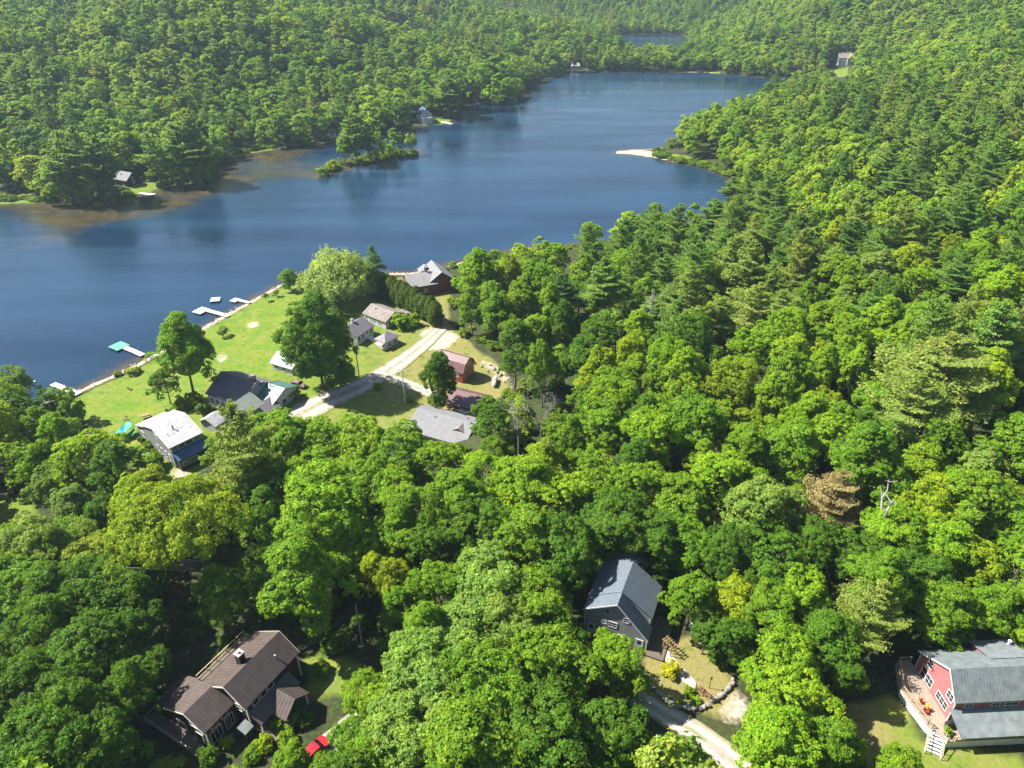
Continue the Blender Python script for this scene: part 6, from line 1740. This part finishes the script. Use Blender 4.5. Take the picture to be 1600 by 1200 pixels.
snag('dead_tree', (1346, 888), 17, forked_snag(), 'bleached white forked snag rising out of the green woods')
snag('dead_tree', (1008, 560), 20, dead_mesh(5, 20, 2.6, M['dead_wood'], conifer=True), 'dead grey pine with bare side branches at the front of the pines')
snag('dead_tree', (1045, 590), 17, dead_mesh(6, 17, 2.2, M['dead_grey'], conifer=True), 'smaller bare pine just right of the dead grey pine')
snag('dead_tree', (810, 722), 17, dead_mesh(8, 18, .75, M['dead_grey'], 5, r0=.22), 'leafless grey tree in the gap beyond the ranch house')
snag('dead_tree', (845, 705), 16, dead_mesh(9, 17, .8, M['dead_grey'], 5, r0=.2), 'second leafless grey tree, on the side away from the ranch house')
snag('dead_tree', (1425, 740), 15, dead_mesh(10, 15, .9, M['dead_grey'], 4, r0=.2), 'leaning tangle of bare grey branches under the pale pine')
snag('dead_tree', (1400, 720), 13, dead_mesh(11, 13, .9, M['dead_grey'], 4, r0=.18), 'thin bare tree beside the tangle of grey branches')
snag('dead_tree', (478, 985), 14, dead_mesh(12, 14, .8, M['dead_grey'], 4, r0=.18), 'twiggy grey dying tree in the woods near the wooden pole')
snag('dead_tree', (1052, 240), 11, dead_mesh(13, 11, .7, M['dead_grey'], 3, r0=.14), 'bare tree on the shore just behind the sandbar')
snag('dead_tree', (1100, 205), 11, dead_mesh(14, 11, .7, M['dead_grey'], 3, r0=.14), 'bare grey tree on the shore farther behind the sandbar')

# ------------------------------------------------------------------ the far woods as one mass each
def scatter(name, items, protos, leafmat, trunk=True, kind_label=None):
    """items: rows of x, y, z, sx, sy, sz, rz, index"""
    A = np.array(items, np.float32)
    me = bpy.data.meshes.new(name); me.vertices.add(len(A)); me.vertices.foreach_set('co', A[:, :3].ravel())
    a = me.attributes.new('size', 'FLOAT_VECTOR', 'POINT'); a.data.foreach_set('vector', A[:, 3:6].ravel())
    a = me.attributes.new('turn', 'FLOAT_VECTOR', 'POINT'); a.data.foreach_set('vector', np.stack([np.zeros(len(A)), np.zeros(len(A)), A[:, 6]], 1).astype(np.float32).ravel())
    a = me.attributes.new('form', 'INT', 'POINT'); a.data.foreach_set('value', A[:, 7].astype(np.int32))
    me.update()
    ob = link(name, me); ob['kind'] = 'stuff'
    ng = bpy.data.node_groups.new(name, 'GeometryNodeTree')
    ng.interface.new_socket('Geometry', in_out='INPUT', socket_type='NodeSocketGeometry'); ng.interface.new_socket('Geometry', in_out='OUTPUT', socket_type='NodeSocketGeometry')
    gi, go = ng.nodes.new('NodeGroupInput'), ng.nodes.new('NodeGroupOutput')
    jn = ng.nodes.new('GeometryNodeJoinGeometry')
    for p in protos:
        oi = ng.nodes.new('GeometryNodeObjectInfo'); oi.inputs['Object'].default_value = p.cob
        smn = ng.nodes.new('GeometryNodeSetMaterial'); smn.inputs['Material'].default_value = leafmat
        ng.links.new(oi.outputs['Geometry'], smn.inputs['Geometry'])
        j2 = ng.nodes.new('GeometryNodeJoinGeometry'); ng.links.new(smn.outputs[0], j2.inputs[0])
        if trunk:
            ot = ng.nodes.new('GeometryNodeObjectInfo'); ot.inputs['Object'].default_value = p.tob
            ng.links.new(ot.outputs['Geometry'], j2.inputs[0])
        g2 = ng.nodes.new('GeometryNodeGeometryToInstance'); ng.links.new(j2.outputs[0], g2.inputs[0]); ng.links.new(g2.outputs[0], jn.inputs[0])
    ip = ng.nodes.new('GeometryNodeInstanceOnPoints'); ip.inputs['Pick Instance'].default_value = True
    ng.links.new(gi.outputs[0], ip.inputs['Points']); ng.links.new(jn.outputs[0], ip.inputs['Instance'])
    for nm, dt, sk in (('form', 'INT', 'Instance Index'), ('turn', 'FLOAT_VECTOR', 'Rotation'), ('size', 'FLOAT_VECTOR', 'Scale')):
        na = ng.nodes.new('GeometryNodeInputNamedAttribute'); na.data_type = dt; na.inputs['Name'].default_value = nm
        ng.links.new(na.outputs['Attribute'], ip.inputs[sk])
    ng.links.new(ip.outputs[0], go.inputs[0])
    md = ob.modifiers.new('scatter', 'NODES'); md.node_group = ng
    return ob
def row(t, protos):
    k = random.randrange(len(protos)); p = protos[k]
    return (t['x'], t['y'], t['z'] - .2, t['R'] / p.R, t['R'] / p.R, t['h'] / p.h, random.uniform(0, 6.28), k)
rest = [t for t in TREES if not t['own']]
scatter('broadleaf_forest', [row(t, FARB) for t in rest if t['kind'] == 'broadleaf_tree'], FARB, M['leaf_far'])
scatter('pine_forest', [row(t, FARP) for t in rest if t['kind'] == 'pine_tree'], FARP, M['needle_far'])

# low growth along shores, forest edges and under the near trees
und = []
SB = [p for p in SHRUB if p.cob]
def near_shore(x, y, d, z, l, s):
    if s > .2: return 0
    if 1.0 < d < 9 and y > 290 and l < 0: return .85
    if l > -6 and l < 0 and y > 100: return .5
    if y < 175 and l < -1: return .22
    return .10 if y < 330 else .05
for i in range(len(cand)):
    x, y = CA[i]
    if CD[i] < .8 or y < 20 or y > 420: continue
    u, v, dep = proj(x, y, CZ[i])
    if not (-150 < u < 1750 and v < 1350): continue
    if CL[i] > -.5 and ISD[i] < 0: continue
    if any((x - a) ** 2 + (y - b_) ** 2 < 64 for a, b_ in houses_xy): continue
    if y < 200 and any((x - a) ** 2 + (y - b_) ** 2 < 25 for a, b_ in road_xy): continue
    for _ in range(3):
        if rr.random() < near_shore(x, y, CD[i], CZ[i], CL[i], CS[i]):
            r_ = rr.uniform(.9, 2.0); xx, yy = x + rr.uniform(-2.5, 2.5), y + rr.uniform(-2.5, 2.5)
            k = rr.randrange(len(SB)); und.append((xx, yy, gz(xx, yy) - .1, r_ / 1.2, r_ / 1.2, r_ * rr.uniform(.7, 1.3) / 1.7, rr.uniform(0, 6), k))
for u0, v0, u1, v1, n0 in [(497, 272, 652, 240, 80), (1020, 243, 1110, 262, 60), (1110, 262, 1150, 282, 40), (0, 312, 80, 312, 40), (360, 240, 440, 228, 50)]:
    for _ in range(n0):
        s_ = rr.random(); x, y, z = pix(u0 + (u1 - u0) * s_ + rr.uniform(-4, 4), v0 + (v1 - v0) * s_ + rr.uniform(-4, 2))
        if land(np.array([x]), np.array([y]))[0] < .4: continue
        r_ = rr.uniform(.8, 1.9); und.append((x, y, z - .1, r_ / 1.2, r_ / 1.2, r_ * rr.uniform(.7, 1.2) / 1.7, rr.uniform(0, 6), rr.randrange(len(SB))))
scatter('undergrowth', und, SB, M['bush_far'], False)
class _P: pass
stp = []
for o in [o for o in bpy.data.objects if o.name.startswith('boulder')][:3]:
    q_ = _P(); q_.cob = o; q_.tob = None; stp.append(q_)
sto = []
shore_line = [at(u, v) for u, v in [(120, 612), (210, 572), (300, 522), (400, 466), (440, 444), (480, 430), (600, 428), (640, 427), (700, 416)]]
for (x0, y0), (x1, y1) in zip(shore_line, shore_line[1:]):
    n_ = int(math.hypot(x1 - x0, y1 - y0) / .55)
    for i in range(n_):
        t_ = rr.random(); x, y = x0 + (x1 - x0) * t_ + rr.gauss(0, .7), y0 + (y1 - y0) * t_ + rr.gauss(0, .7); s_ = rr.uniform(.08, .34)
        sto.append((x, y, gz(x, y) + .03, s_ * 1.4, s_, s_ * .8, rr.uniform(0, 6), rr.randrange(3)))
scatter('shore_stones', sto, stp, M['stone'], False)
print('TREES', len(TREES), 'own', sum(t['own'] for t in TREES), 'undergrowth', len(und))

# ================================================================== light and air
to_sun = Vector((-math.cos(R(SUN_AZ)) * math.cos(R(SUN_EL)), math.sin(R(SUN_AZ)) * math.cos(R(SUN_EL)), math.sin(R(SUN_EL))))
sun = bpy.data.lights.new('sun', 'SUN'); sun.energy = 5.0; sun.angle = R(.53); sun.color = (1.0, .955, .88)
so = bpy.data.objects.new('sun', sun); so.rotation_euler = to_sun.to_track_quat('Z', 'Y').to_euler(); so.location = (0, 0, 300); COL.objects.link(so)
w = bpy.data.worlds.new('World'); SC.world = w; w.use_nodes = True
nt = w.node_tree; bg = nt.nodes['Background']
sky = nt.nodes.new('ShaderNodeTexSky'); sky.sky_type = 'NISHITA'; sky.sun_disc = False
sky.sun_elevation = R(SUN_EL); sky.sun_rotation = math.atan2(to_sun.x, to_sun.y); sky.air_density = 1.0; sky.dust_density = .6; sky.ozone_density = 1.5
nt.links.new(sky.outputs[0], bg.inputs[0]); bg.inputs[1].default_value = .068

HAZE = 0.00010
if HAZE:
    mb = MB(); mb.box(-1600, 1600, -200, 1900, -6, 175)
    m = bpy.data.materials.new('haze'); m.use_nodes = True; nt = m.node_tree; nt.nodes.remove(nt.nodes['Principled BSDF'])
    pv = nt.nodes.new('ShaderNodeVolumePrincipled'); pv.inputs['Color'].default_value = (.66, .84, 1.0, 1); pv.inputs['Density'].default_value = HAZE; pv.inputs['Anisotropy'].default_value = .2
    nt.links.new(pv.outputs[0], nt.nodes['Material Output'].inputs['Volume'])
    m.cycles.volume_sampling = 'DISTANCE'
    try: m.cycles.homogeneous_volume = True
    except Exception: pass
    tag(mb.build('haze', m), kind='stuff')

SC.view_settings.view_transform = 'Standard'; SC.view_settings.look = 'None'; SC.view_settings.gamma = 1; SC.view_settings.exposure = 1.66
SC.render.engine = 'CYCLES'
cy = SC.cycles
cy.max_bounces = 6; cy.diffuse_bounces = 2; cy.glossy_bounces = 2; cy.transmission_bounces = 4; cy.volume_bounces = 0; cy.transparent_max_bounces = 4
cy.caustics_reflective = cy.caustics_refractive = False
try:
    cy.use_denoising = True; cy.denoiser = 'OPENIMAGEDENOISE'
except Exception: pass
SC.render.film_transparent = False
cy.sample_clamp_indirect = 2.0
cy.use_adaptive_sampling = False
